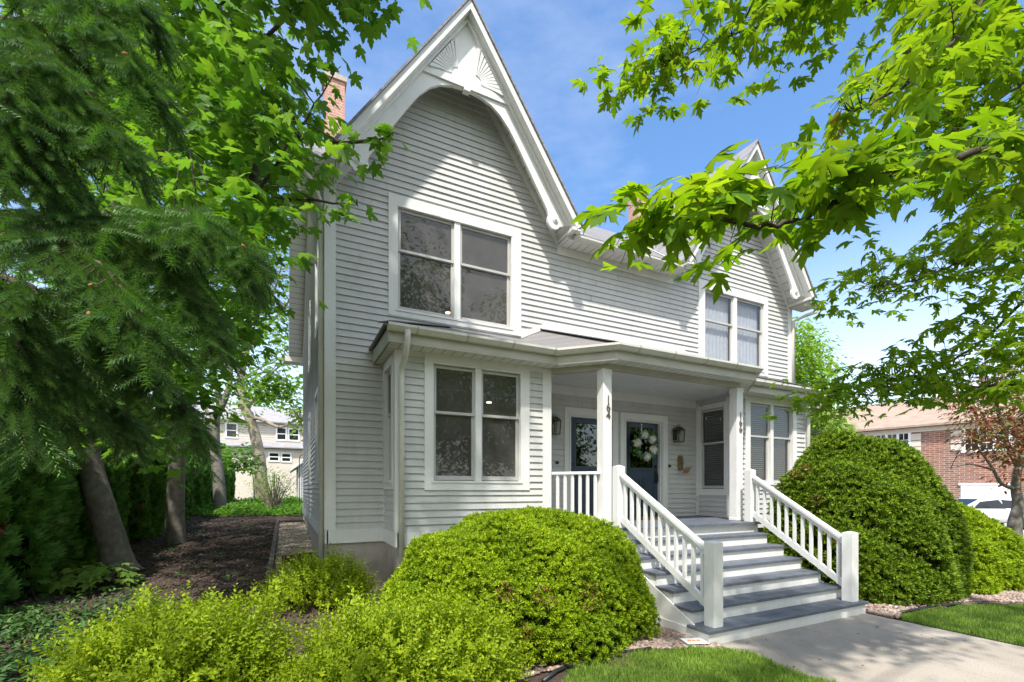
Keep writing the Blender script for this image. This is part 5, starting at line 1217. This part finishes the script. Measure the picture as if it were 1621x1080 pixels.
for path, sc in SB:
    c = limb(mb, [P(*a) for a in path], .013 * sc, .003, 9, 6, .003); k = len(c)
    for j in range(int(k * .2), k):
        ax = unit(c[min(j + 1, k - 1)] - c[j - 1]); side = unit(np.cross(ax, [0, 0, 1.]))
        for s in ((-1, 1, 1), (1, -1, -1))[j % 2]:
            if RNG.uniform() < .1: continue
            ln = RNG.uniform(.11, .27) * (1 - .3 * (j / k)); dirn = unit(side * s * RNG.uniform(.3, 1.0) + ax * RNG.uniform(.3, .9) + np.array([0, 0, RNG.uniform(-.95, -.1)]))
            p0 = c[j]; cv = lambda u: p0 + dirn * ln * u + np.array([0, 0, -.25 * ln * u * u])
            mb.tube([tuple(cv(u)) for u in np.linspace(0, 1, 5)], [.0022, .0018, .0015, .0012, .001], 4)
            n_ = max(2, int(ln / .085))
            for m_ in range(n_):                                     # the twig itself is clothed in needles
                q0, q1 = cv(m_ / n_), cv((m_ + 1) / n_); last = m_ == n_ - 1
                (new_p if last and RNG.uniform() < .5 else sp_p).append(q0)
                if len(new_p) > len(new_d): new_d.append(q1 - q0); new_s.append(np.linalg.norm(q1 - q0) * 1.1)
                else: sp_d.append(q1 - q0); sp_s.append(np.linalg.norm(q1 - q0) * 1.08)
            sd = unit(np.cross(dirn, [0, 0, 1.]))
            for m_, u in enumerate(np.arange(.15, .92, .028 / ln)):
                ss = (1 if m_ % 2 else -1); dd = dirn * .75 + sd * ss * .85 + np.array([0, 0, -.22]) + RNG.normal(0, .16, 3)
                L = RNG.uniform(.06, .115) * (1.15 - .5 * u)
                if RNG.uniform() < .16: new_p.append(cv(u)); new_d.append(dd); new_s.append(L * .9)
                else: sp_p.append(cv(u)); sp_d.append(dd); sp_s.append(L)
        if j % 2 == 0 and j < k - 1: sp_p.append(c[j]); sp_d.append(ax + RNG.normal(0, .1, 3)); sp_s.append(.10)
        if RNG.uniform() < .07: cones.append(p0 + dirn * ln * .8)
mb.build('branch', M['needlewood'], t, smooth=True)
sp_p, sp_d, sp_s = map(np.array, (sp_p, sp_d, sp_s)); parts = []
for k in (0, 1): parts.append(inst(*BT[k], sp_p[k::2], frames(sp_d[k::2], rnd_dir(len(sp_p[k::2]))), sp_s[k::2]))
V, F = join(parts); mesh_np('needles', V, F, M['spruce'], t)
V, F = inst(*BT[1], np.array(new_p), frames(np.array(new_d), rnd_dir(len(new_p))), np.array(new_s)); mesh_np('new_growth', V, F, M['spruce_new'], t)
B_, BF = blob(5, amp=.2); V, F = inst(B_, BF, np.array(cones), frames(rnd_dir(len(cones)), rnd_dir(len(cones))), np.tile([.005, .010, .005], (len(cones), 1))); mesh_np('cones', V, F, M['cone'], t)['kind'] = 'stuff'
print('spruce shoots', len(sp_p), len(new_p))

# ---- street maple hanging in from the right
q = P(2050, 900, 4.4); b0 = (q[0], q[1], 0)
t = thing('street_maple', b0, 'maple with bright sunlit leaves whose branches hang in from the right', 'tree')
mb = MB(); limb(mb, [b0, P(2040, 600, 4.4), P(2020, 200, 4.3), P(2000, -200, 4.2), P(1960, -600, 4.2)], .22, .08, 6, 10); mb.build('trunk', M['bark'], t, smooth=True)
RB = [([(2035, 330, 4.4), (1850, 230, 2.4), (1700, 222, 1.85), (1560, 240, 1.72), (1480, 238, 1.66), (1400, 258, 1.62), (1330, 298, 1.6), (1260, 332, 1.58), (1190, 340, 1.55), (1115, 322, 1.52), (1062, 338, 1.5), (1030, 342, 1.5)], .020),
      ([(2020, 200, 4.3), (1800, -120, 2.7), (1640, -70, 2.4), (1560, 0, 2.25), (1500, 75, 2.15), (1440, 130, 2.1), (1385, 160, 2.05), (1345, 178, 2.05)], .018),
      ([(2010, 0, 4.3), (1700, -110, 3.6), (1450, -20, 3.3), (1290, 20, 3.15), (1200, 42, 3.05), (1120, 72, 3.0), (1062, 105, 3.0)], .018),
      ([(2036, 420, 4.4), (1780, 400, 4.2), (1640, 465, 4.2), (1560, 535, 4.25), (1500, 575, 4.3), (1430, 600, 4.4), (1375, 608, 4.45), (1330, 602, 4.5)], .02),
      ([(2036, 440, 4.4), (1760, 330, 3.9), (1640, 330, 3.9), (1540, 400, 3.95), (1460, 440, 4.0), (1385, 455, 4.1)], .018),
      ([(2038, 560, 4.4), (1760, 590, 4.0), (1600, 610, 4.0), (1500, 608, 4.1), (1420, 598, 4.2), (1375, 625, 4.3)], .016),
      ([(2015, 100, 4.3), (1780, 60, 3.2), (1640, 120, 3.0), (1540, 190, 2.9), (1500, 260, 2.9)], .016)]
mb = MB(); RST = []
for path, ra in RB: RST.append(limb(mb, [P(a[0], a[1] + (18 if ra == .020 and a[0] < 1500 else 0), a[2]) for a in path], ra, .0028, 8, 6, .004))
def along(st, f0, n, spread, per, size, lift=.03, droop=.38):
    k = len(st); j = RNG.integers(int(k * f0), k, n); c = st[j] + np.clip(RNG.normal(0, 1, (n, 3)), -1.7, 1.7) * spread + np.array([0, 0, lift])
    return c, clusters(c, per, .055, size, flat=.4, droop=droop, tmpl=SILVER)
cs, vs = [], []
for i, (f0, n, spd, per, size) in enumerate([(.18, 92, (.09, .13, .045), 3, (.085, .13)), (.22, 80, (.10, .16, .045), 3, (.075, .115)), (.2, 140, (.22, .3, .10), 4, (.08, .125)), (.15, 160, (.3, .4, .12), 4, (.08, .12)), (.15, 130, (.3, .4, .11), 4, (.08, .12)), (.15, 105, (.3, .4, .10), 4, (.08, .12)), (.2, 100, (.25, .3, .18), 4, (.085, .13))]):
    c, v = along(RST[i], f0, n, np.array(spd), per, size); cs.append(c); vs.append(v)
for poly, n, d0, d1, per, size in (([(1440, 0), (1640, -40), (1640, 230), (1500, 230), (1420, 130)], 80, 2.6, 3.6, 4, (.085, .13)), ([(1500, 240), (1640, 230), (1640, 420), (1560, 400), (1490, 330)], 60, 2.7, 3.8, 4, (.085, .13)), ([(1480, 380), (1640, 380), (1640, 560), (1520, 540), (1440, 440)], 40, 3.4, 4.4, 4, (.10, .14)), ([(1540, 590), (1640, 560), (1640, 650), (1560, 640)], 14, 3.4, 4.2, 4, (.1, .14)), ([(1180, -60), (1640, -140), (1640, -20), (1200, 0)], 70, 2.6, 3.6, 4, (.1, .15))):
    c = region_centres(poly, n, d0, d1); cs.append(c); vs.append(clusters(c, per, .09, size, flat=.4, droop=.5, tmpl=SILVER))
twigs_to(mb, RST, np.concatenate(cs), .0016, 1, .45); mb.build('branch', M['twig'], t, smooth=True)
V, F = join(vs); mesh_np('leaves', V, F, M['maple_r'], t)
yl = np.concatenate([RST[2][-6:], RST[4][-4:], RST[3][-3:], RST[1][-3:]]); V, F = clusters(yl, 2, .05, (.05, .09), tmpl=SILVER); mesh_np('new_leaves', V, F, M['maple_y'], t)

# ---- plum tree at the right edge
q = P(1616, 862, 12); b0 = (q[0], q[1], 0)
cen = np.concatenate([region_centres([(1530, 690), (1545, 640), (1580, 600), (1560, 560), (1660, 540), (1680, 740), (1600, 760), (1560, 750), (1525, 722)], 130, 10.8, 13), region_centres([(1490, 620), (1530, 600), (1560, 640), (1520, 668)], 12, 11.5, 12.5)])
t = plain_tree('plum_tree', 'crooked plum tree with bronze red leaves at the right edge', (1612, 868), 12, [P(1606, 835, 12), P(1612, 800, 12), P(1608, 770, 12), P(1615, 730, 12), P(1640, 660, 12)], .17,
    [([P(1608, 775, 12), P(1585, 765, 11.9), P(1570, 740, 11.8), P(1545, 705, 11.7)], .06), ([P(1612, 740, 12), P(1590, 690, 12), P(1575, 630, 12), P(1560, 590, 12)], .07), ([P(1575, 745, 11.8), P(1535, 735, 11.6), P(1505, 742, 11.5)], .03)], M['bark'], cen, 34, .24, (.09, .16), M['plum'], tm=OVAL, twr=.006)

# ================================================================== BACKGROUND BUILDINGS AND CAR
def on_line(px, py, q, d):
    """where the sight line of a photo pixel meets the upright plane through q along d"""
    k = P(px, py, 1); a = np.array([[k[0], -d[0]], [k[1], -d[1]]]); s = np.linalg.solve(a, np.array(q[:2])); return s[1], EYE + (k[2] - EYE) * s[0]
Q = P(1450, 775, 31); DD = np.array([-.20, .98]); DD /= np.linalg.norm(DD); NN = np.array([-DD[1], DD[0]])
t = thing('brick_house', (Q[0], Q[1], 0), 'long two storey red brick house with a tan roof across the drive', 'building')
BF_ = Fr((Q[0], Q[1]), tuple(DD), tuple(NN))
ez = on_line(1450, 676, Q, DD)[1]
BW = []
def rect(px0, px1, py0, py1):
    a = on_line(px0, py0, Q, DD); b = on_line(px1, py0, Q, DD); c = on_line((px0 + px1) / 2, py0, Q, DD)[1]; d = on_line((px0 + px1) / 2, py1, Q, DD)[1]
    u0, u1 = sorted((a[0], b[0])); return u0, u1, d, c
mb = MB(); fbox(mb, BF_, -16, 22, -9, 0, -.2, ez); mb.build('wall', M['bricks'], t)
mb = MB(); hi = ez + 2.4
mb.prism([BF_(-16.4, .5, ez - .05), BF_(22.4, .5, ez - .05), BF_(22.4, -4.5, hi), BF_(-16.4, -4.5, hi)], [BF_(-16.4, .5, ez + .08), BF_(22.4, .5, ez + .08), BF_(22.4, -4.5, hi + .12), BF_(-16.4, -4.5, hi + .12)])
mb.prism([BF_(-16.4, -9.5, ez), BF_(22.4, -9.5, ez), BF_(22.4, -4.5, hi), BF_(-16.4, -4.5, hi)], [BF_(-16.4, -9.5, ez + .1), BF_(22.4, -9.5, ez + .1), BF_(22.4, -4.5, hi + .121), BF_(-16.4, -4.5, hi + .121)]); mb.build('roof', M['tanroof'], t)
mb = MB(); fbox(mb, BF_, -16, 22, .002, .12, ez - .36, ez - .06); mb.build('fascia', M['cream'], t)
for r_ in (rect(1386, 1440, 688, 718), rect(1526, 1600, 677, 712)):
    u0, u1, z0, z1 = r_; mb = MB(); fbox(mb, BF_, u0 - .1, u1 + .1, .002, .07, z1, ez - .36); fbox(mb, BF_, u0 - .12, u1 + .12, .002, .1, z0 - .12, z0)
    n = 3; st = (u1 - u0) / n
    for k in range(n + 1): fbox(mb, BF_, u0 + st * k - .07, u0 + st * k + .07, .002, .06, z0, z1)
    w = mb.build('window', M['white'], t)
    for k in range(n):
        a, b = u0 + st * k + .07, u0 + st * (k + 1) - .07; mb = MB(); mb.quad(BF_(a, .02, z0), BF_(b, .02, z0), BF_(b, .02, z1), BF_(a, .02, z1)); mb.build('pane', M['carglass'], w)
        mb = MB(); fbox(mb, BF_, (a + b) / 2 - .02, (a + b) / 2 + .02, .022, .04, z0, z1)
        for h_ in (.33, .66): fbox(mb, BF_, a, b, .022, .038, z0 + (z1 - z0) * h_ - .02, z0 + (z1 - z0) * h_ + .02)
        mb.build('muntin', M['white'], w)
for px0, px1, py0, py1 in ((1442, 1458, 687, 697), (1442, 1458, 698, 707), (1442, 1458, 708, 717), (1505, 1523, 682, 691), (1505, 1523, 693, 702), (1505, 1523, 704, 713)):
    u0, u1, z0, z1 = rect(px0, px1, py0, py1); mb = MB(); fbox(mb, BF_, u0, u1, .002, .06, z0, z1); mb.build('stone_block', M['cream'], t)
u0, u1, z0, z1 = rect(1521, 1610, 768, 800); mb = MB(); fbox(mb, BF_, u0, u1, .002, .05, -.1, z1); fbox(mb, BF_, u0 - .1, u1 + .1, .002, .08, z1, z1 + .12); mb.build('garage_door', M['white'], t)

# car: profile swept across, then wheels, lamps, glass
cp = P(1545, 836, 22); ang = math.atan2(RX[1], RX[0]) + R(172)
t = thing('parked_car', (cp[0], cp[1], 0), 'white sedan parked on the pale drive before the brick house', 'car', rz=ang)
def carbody():
    """stations along x (front +), lower body and cabin in one shell"""
    prof = [(-2.38, .38, .62, .70), (-2.34, .30, .98, .84), (-2.1, .26, 1.06, .90), (-1.6, .24, 1.05, .92), (-.8, .24, .98, .93), (.4, .24, .95, .93), (1.2, .24, .93, .92), (1.9, .26, .82, .88), (2.25, .30, .70, .78), (2.40, .36, .56, .60)]
    V, F = [], []
    for x, zl, zh, w in prof: V += [(x, -w * .94, zl), (x, -w, (zl + zh) / 2), (x, -w * .97, zh - .05), (x, -w * .80, zh), (x, w * .80, zh), (x, w * .97, zh - .05), (x, w, (zl + zh) / 2), (x, w * .94, zl)]
    n = 8
    for i in range(len(prof) - 1):
        for j in range(n): F.append((i * n + j, i * n + (j + 1) % n, (i + 1) * n + (j + 1) % n, (i + 1) * n + j))
    F += [tuple(range(n - 1, -1, -1)), tuple(range((len(prof) - 1) * n, len(prof) * n))]
    return V, F
mb = MB(); mb.add(*carbody()); body = mb.build('body', M['carpaint']); body.parent = t; body.modifiers.new('s', 'SUBSURF').levels = 2; body.modifiers['s'].render_levels = 2; body.data.polygons.foreach_set('use_smooth', [True] * len(body.data.polygons))
def cabin(g):
    st = [(-1.95, 1.04, .70), (-1.15, 1.40 - g, .60), (-.35, 1.46 - g, .60), (.25, 1.42 - g, .60), (1.15, .94, .74)]
    V, F = [], []
    for x, z, w in st: V += [(x, -w - .0, z), (x, w, z), (x, -.86 + g, .92), (x, .86 - g, .92)]
    for i in range(4):
        o = i * 4; F += [(o, o + 1, o + 5, o + 4), (o, o + 4, o + 6, o + 2), (o + 1, o + 3, o + 7, o + 5)]
    return V, F
mb = MB(); mb.add(*cabin(0)); c_ = mb.build('roof', M['carpaint']); c_.parent = t
mb = MB()
for s in (-1, 1):
    for x0, x1, zb_, t0, t1 in ((-1.42, -.52, .98, 1.30, 1.37), (-.46, .78, .96, 1.37, 1.08)):
        f_ = lambda x, z: s * (.86 - (.26 * (z - .92) / .5) + .012)
        mb.quad((x0 - .12, f_(x0, zb_), zb_), (x1, f_(x1, zb_), zb_), (x1 - .35 * (x0 > -1), f_(x1, t1), t1 + .2 * (x0 > -1)), (x0 + .02, f_(x0, t0), t0))
mb.quad((-1.90, -.62, 1.075), (-1.90, .62, 1.075), (-1.2, .54, 1.385), (-1.2, -.54, 1.385)); mb.quad((1.1, -.66, .975), (1.1, .66, .975), (.33, .55, 1.395), (.33, -.55, 1.395))
g_ = mb.build('window', M['carglass']); g_.parent = t
for x in (-1.45, 1.42):
    for s in (-1, 1):
        ring = lambda r, y: [(x + r * math.cos(a * R(20)), y, .33 + r * math.sin(a * R(20))) for a in range(18)]
        mb = MB(); mb.prism(ring(.33, s * .70), ring(.33, s * .925)); w_ = mb.build('wheel', M['rubber']); w_.parent = t
        mb = MB(); mb.prism(ring(.22, s * .90), ring(.20, s * .935)); r_ = mb.build('rim', M['rim']); r_.parent = w_
for s in (-1, 1):
    mb = MB(); mb.hexa([(-2.34, s * .38, .80), (-2.36, s * .80, .80), (-2.02, s * .91, .84), (-2.1, s * .5, .84)], [(-2.33, s * .38, .92), (-2.35, s * .80, .92), (-2.02, s * .92, .93), (-2.1, s * .5, .92)]); l_ = mb.build('tail_lamp', M['redlight']); l_.parent = t
mb = MB(); mb.box(-2.42, -2.385, -.26, .26, .62, .74); l_ = mb.build('number_plate', M['cream']); l_.parent = t
mb = MB(); mb.box(-2.40, -2.2, -.7, .7, .30, .42); l_ = mb.build('bumper', M['rubber']); l_.parent = t

# far white house beyond the back yard
YB = 45.0
t = thing('far_house', (-3, YB, .9), 'pale two storey house with a grey roof beyond the back yard', 'building')
FB = Fr((0, YB), (1, 0), (0, -1))
def fr2(px, py):
    k = P(px, py, 1); s = YB / k[1]; return k[0] * s, EYE + (k[2] - EYE) * s
ezz = fr2(420, 668)[1]
mb = MB(); fbox(mb, FB, -11, 4, -9, 0, .5, ezz); mb.build('wall', M['farwall'], t)
mb = MB(); hz = fr2(420, 645)[1] + .6; mb.prism([FB(-11.4, .5, ezz - .1), FB(4.4, .5, ezz - .1), FB(4.4, -4.5, hz), FB(-11.4, -4.5, hz)], [FB(-11.4, .5, ezz), FB(4.4, .5, ezz), FB(4.4, -4.5, hz + .12), FB(-11.4, -4.5, hz + .12)])
mb.prism([FB(-11.4, -9.5, ezz), FB(4.4, -9.5, ezz), FB(4.4, -4.5, hz), FB(-11.4, -4.5, hz)], [FB(-11.4, -9.5, ezz + .1), FB(4.4, -9.5, ezz + .1), FB(4.4, -4.5, hz + .121), FB(-11.4, -4.5, hz + .121)]); mb.build('roof', M['farroof'], t)
zp = fr2(420, 712)[1]; mb = MB(); mb.prism([FB(-11, 0.02, zp + .55), FB(4, .02, zp + .55), FB(4, 2.2, zp), FB(-11, 2.2, zp)], [FB(-11, .02, zp + .65), FB(4, .02, zp + .65), FB(4, 2.2, zp + .1), FB(-11, 2.2, zp + .1)]); mb.build('porch_roof', M['farroof'], t)
mb = MB(); fbox(mb, FB, -7, 4, .02, 1.8, .6, zp - .02); mb.build('bay', M['cream'], t)
for px0, px1, py0, py1, o in ((359, 374, 671, 692, .0), (439, 452, 678, 696, .0), (458, 472, 680, 697, .0), (411, 419, 720, 731, 1.8), (428, 441, 720, 731, 1.8), (447, 459, 721, 732, 1.8)):
    a, z1 = fr2(px0, py0); b_, z0 = fr2(px1, py1); mb = MB(); fbox(mb, FB, a - .12, b_ + .12, o + .002, o + .06, z0 - .12, z0); fbox(mb, FB, a - .12, b_ + .12, o + .002, o + .06, z1, z1 + .12); fbox(mb, FB, a - .12, a, o + .002, o + .06, z0, z1); fbox(mb, FB, b_, b_ + .12, o + .002, o + .06, z0, z1); fbox(mb, FB, a, b_, o + .03, o + .06, (z0 + z1) / 2 - .04, (z0 + z1) / 2 + .04)
    w = mb.build('window', M['white'], t); mb = MB(); mb.quad(FB(a, o + .02, z0), FB(b_, o + .02, z0), FB(b_, o + .02, z1), FB(a, o + .02, z1)); mb.build('pane', M['carglass'], w)
# white garage behind the house
c = P(478, 775, 27); t = thing('garage', (c[0], c[1], .85), 'small white clapboard garage behind the house', 'garage')
gx0, gy0 = P(472, 775, 27)[:2]; zt = P(472, 738, 27)[2]
GS = Fr((0, gy0), (1, 0), (0, -1)); mb = MB(); siding(mb, GS, .95, zt + 1.9, lambda z: [(gx0, gx0 + 4.2)] if z < zt else [(gx0 + (z - zt) / .75, gx0 + 4.2 - (z - zt) / .75)] if z < zt + 1.5 else [], lip=.03)
mb.quad((gx0, gy0, .9), (gx0, gy0 + 5, .9), (gx0, gy0 + 5, zt), (gx0, gy0, zt)); mb.build('wall', M['siding'], t)
mb = MB(); fbox(mb, GS, gx0 - .01, gx0 + .16, -.01, .06, .9, zt); fbox(mb, GS, gx0 + .16, gx0 + 4.2, -.01, .05, .9, 1.05); mb.build('trim_board', M['trim'], t)
mb = MB()
for s in (0, 1):
    e = (gx0 - .4, zt - .3) if s == 0 else (gx0 + 4.6, zt - .3); m_ = (gx0 + 2.1, zt + 1.62)
    mb.prism([(e[0], gy0 - .35, e[1]), (m_[0], gy0 - .35, m_[1]), (m_[0], gy0 - .35, m_[1] + .2), (e[0], gy0 - .35, e[1] + .2)], [(e[0], gy0 + 5.3, e[1]), (m_[0], gy0 + 5.3, m_[1]), (m_[0], gy0 + 5.3, m_[1] + .2), (e[0], gy0 + 5.3, e[1] + .2)])
mb.build('roof', M['trim'], t)

# trees across the street (seen only in the panes)
def backdrop_tree(x, y, h, r, label, leaf, k=330, s=(.3, .55)):
    t = thing('street_tree', (x, y, 0), label, 'tree', 'trees across the street behind the camera'); mb = MB(); limb(mb, [(x, y, 0), (x + .2, y, h * .4), (x, y + .2, h * .8)], .25, .08, 5, 7); mb.build('trunk', M['bark'], t)
    c = rnd_dir(k) * RNG.uniform(.35, 1, (k, 1)) * np.array([r, r, h * .42]) + np.array([x, y, h * .58]); V, F = clusters(c, 13, .45, s, tmpl=OVAL); mesh_np('crown', V, F, leaf, t)
for i, (x, y, h, r) in enumerate([(-9, -15, 9, 3.4), (-2, -19, 11, 4), (5, -17, 8.5, 3.6), (12, -18, 11, 4), (19, -16, 9, 3.6), (27, -14, 10, 4)]):
    backdrop_tree(x, y, h, r, 'leafy street tree across the street behind the camera', M['far_leaf'])

for x, y, h, r in ((5.5, -10.5, 17, 4.6), (-2.5, -12, 16, 4.2), (14, -11, 15, 4.2)): backdrop_tree(x, y, h, r, 'tall leafy street tree across the street behind the camera', M['maple_l'], 620, (.22, .40))
# dry leaves and litter blown on to the steps, porch and walk
q = []
for k in range(1, 7): q += [(RNG.uniform(4.9, 7.6), NY(k) + RNG.uniform(.16, .29), k * RS + .004) for _ in range(5)]
q += [(RNG.uniform(4.7, 7.7), RNG.uniform(2.6, 3.8), .004) for _ in range(22)] + [(RNG.uniform(4.8, 7.6), RNG.uniform(5.8, 7.4), 1.244) for _ in range(8)]
q = np.array(q); n = len(q); d = rnd_dir(n) * np.array([1, 1, .12]); V, F = inst_any(MAPLE, q, frames(d, np.tile([0, 0, 1.], (n, 1)) + rnd_dir(n) * .25), RNG.uniform(.015, .045, n))
tag(mesh_np('fallen_leaves', V, F, leafmat('dry_leaf', [(.12, .06, .03), (.2, .11, .05), (.08, .05, .03)], .1)), 'small dry leaves littering the front steps and walk', 'litter', kind='stuff')

# ================================================================== SKY, SUN, CAMERA
SUN = Vector((-.40, -.55, 1.10)).normalized()
w = bpy.data.worlds.new('World'); SC.world = w; w.use_nodes = True; nt = w.node_tree
bg = nt.nodes['Background']; sky = nt.nodes.new('ShaderNodeTexSky'); sky.sky_type = 'NISHITA'; sky.sun_disc = False
sky.sun_elevation = math.asin(SUN.z); sky.sun_rotation = math.atan2(SUN.x, SUN.y); sky.air_density = 1.0; sky.dust_density = .6; sky.ozone_density = 2.2
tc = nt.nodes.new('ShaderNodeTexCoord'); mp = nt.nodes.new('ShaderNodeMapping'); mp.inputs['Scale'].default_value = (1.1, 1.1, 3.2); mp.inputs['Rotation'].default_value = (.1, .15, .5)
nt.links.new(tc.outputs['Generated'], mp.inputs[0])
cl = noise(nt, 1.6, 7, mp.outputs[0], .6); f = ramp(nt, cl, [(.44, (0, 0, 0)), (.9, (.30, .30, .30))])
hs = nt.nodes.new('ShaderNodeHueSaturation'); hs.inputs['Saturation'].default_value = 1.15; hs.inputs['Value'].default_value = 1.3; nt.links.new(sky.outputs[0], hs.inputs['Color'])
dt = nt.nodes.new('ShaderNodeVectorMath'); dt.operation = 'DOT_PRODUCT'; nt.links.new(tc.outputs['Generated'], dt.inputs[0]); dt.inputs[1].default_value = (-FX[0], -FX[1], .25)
fill_bank = ramp(nt, dt.outputs['Value'], [(.0, (0, 0, 0)), (.75, (.8, .8, .8))]); b2 = mixc(nt, 1, fill_bank, ramp(nt, noise(nt, 2.3, 6, tc.outputs['Generated']), [(.3, (.55, .55, .55)), (.6, (1, 1, 1))]), 'MULTIPLY')  # unseen cloud bank behind the camera, added as soft neutral fill
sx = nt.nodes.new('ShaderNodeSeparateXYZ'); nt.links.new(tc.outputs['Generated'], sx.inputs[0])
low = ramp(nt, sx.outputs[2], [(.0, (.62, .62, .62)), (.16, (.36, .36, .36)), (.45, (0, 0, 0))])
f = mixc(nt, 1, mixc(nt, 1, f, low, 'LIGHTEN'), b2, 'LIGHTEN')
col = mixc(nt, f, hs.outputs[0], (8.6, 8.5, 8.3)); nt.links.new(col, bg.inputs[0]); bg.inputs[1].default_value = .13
L = bpy.data.lights.new('sun', 'SUN'); L.energy = 3.6; L.angle = R(2.0); L.color = (1, .955, .88); so = bpy.data.objects.new('sun', L); COL.objects.link(so)
so.rotation_euler = SUN.to_track_quat('Z', 'Y').to_euler(); so.location = SUN * 30
cam = bpy.data.cameras.new('camera'); co = bpy.data.objects.new('camera', cam); COL.objects.link(co); SC.camera = co
cam.sensor_fit = 'HORIZONTAL'; cam.sensor_width = 36; cam.lens = 731.48 / 1621 * 36; cam.shift_y = (775 - 540) / 1621; cam.clip_end = 2000; cam.clip_start = .05
co.location = (0, 0, EYE); co.rotation_euler = (R(90), 0, -(math.pi / 2 - TH))
SC.render.engine = 'CYCLES'; SC.cycles.max_bounces = 7; SC.cycles.transparent_max_bounces = 12; SC.cycles.transmission_bounces = 5; SC.cycles.use_denoising = True
SC.view_settings.view_transform = 'Standard'; SC.view_settings.look = 'None'; SC.view_settings.gamma = 1; SC.view_settings.exposure = .9
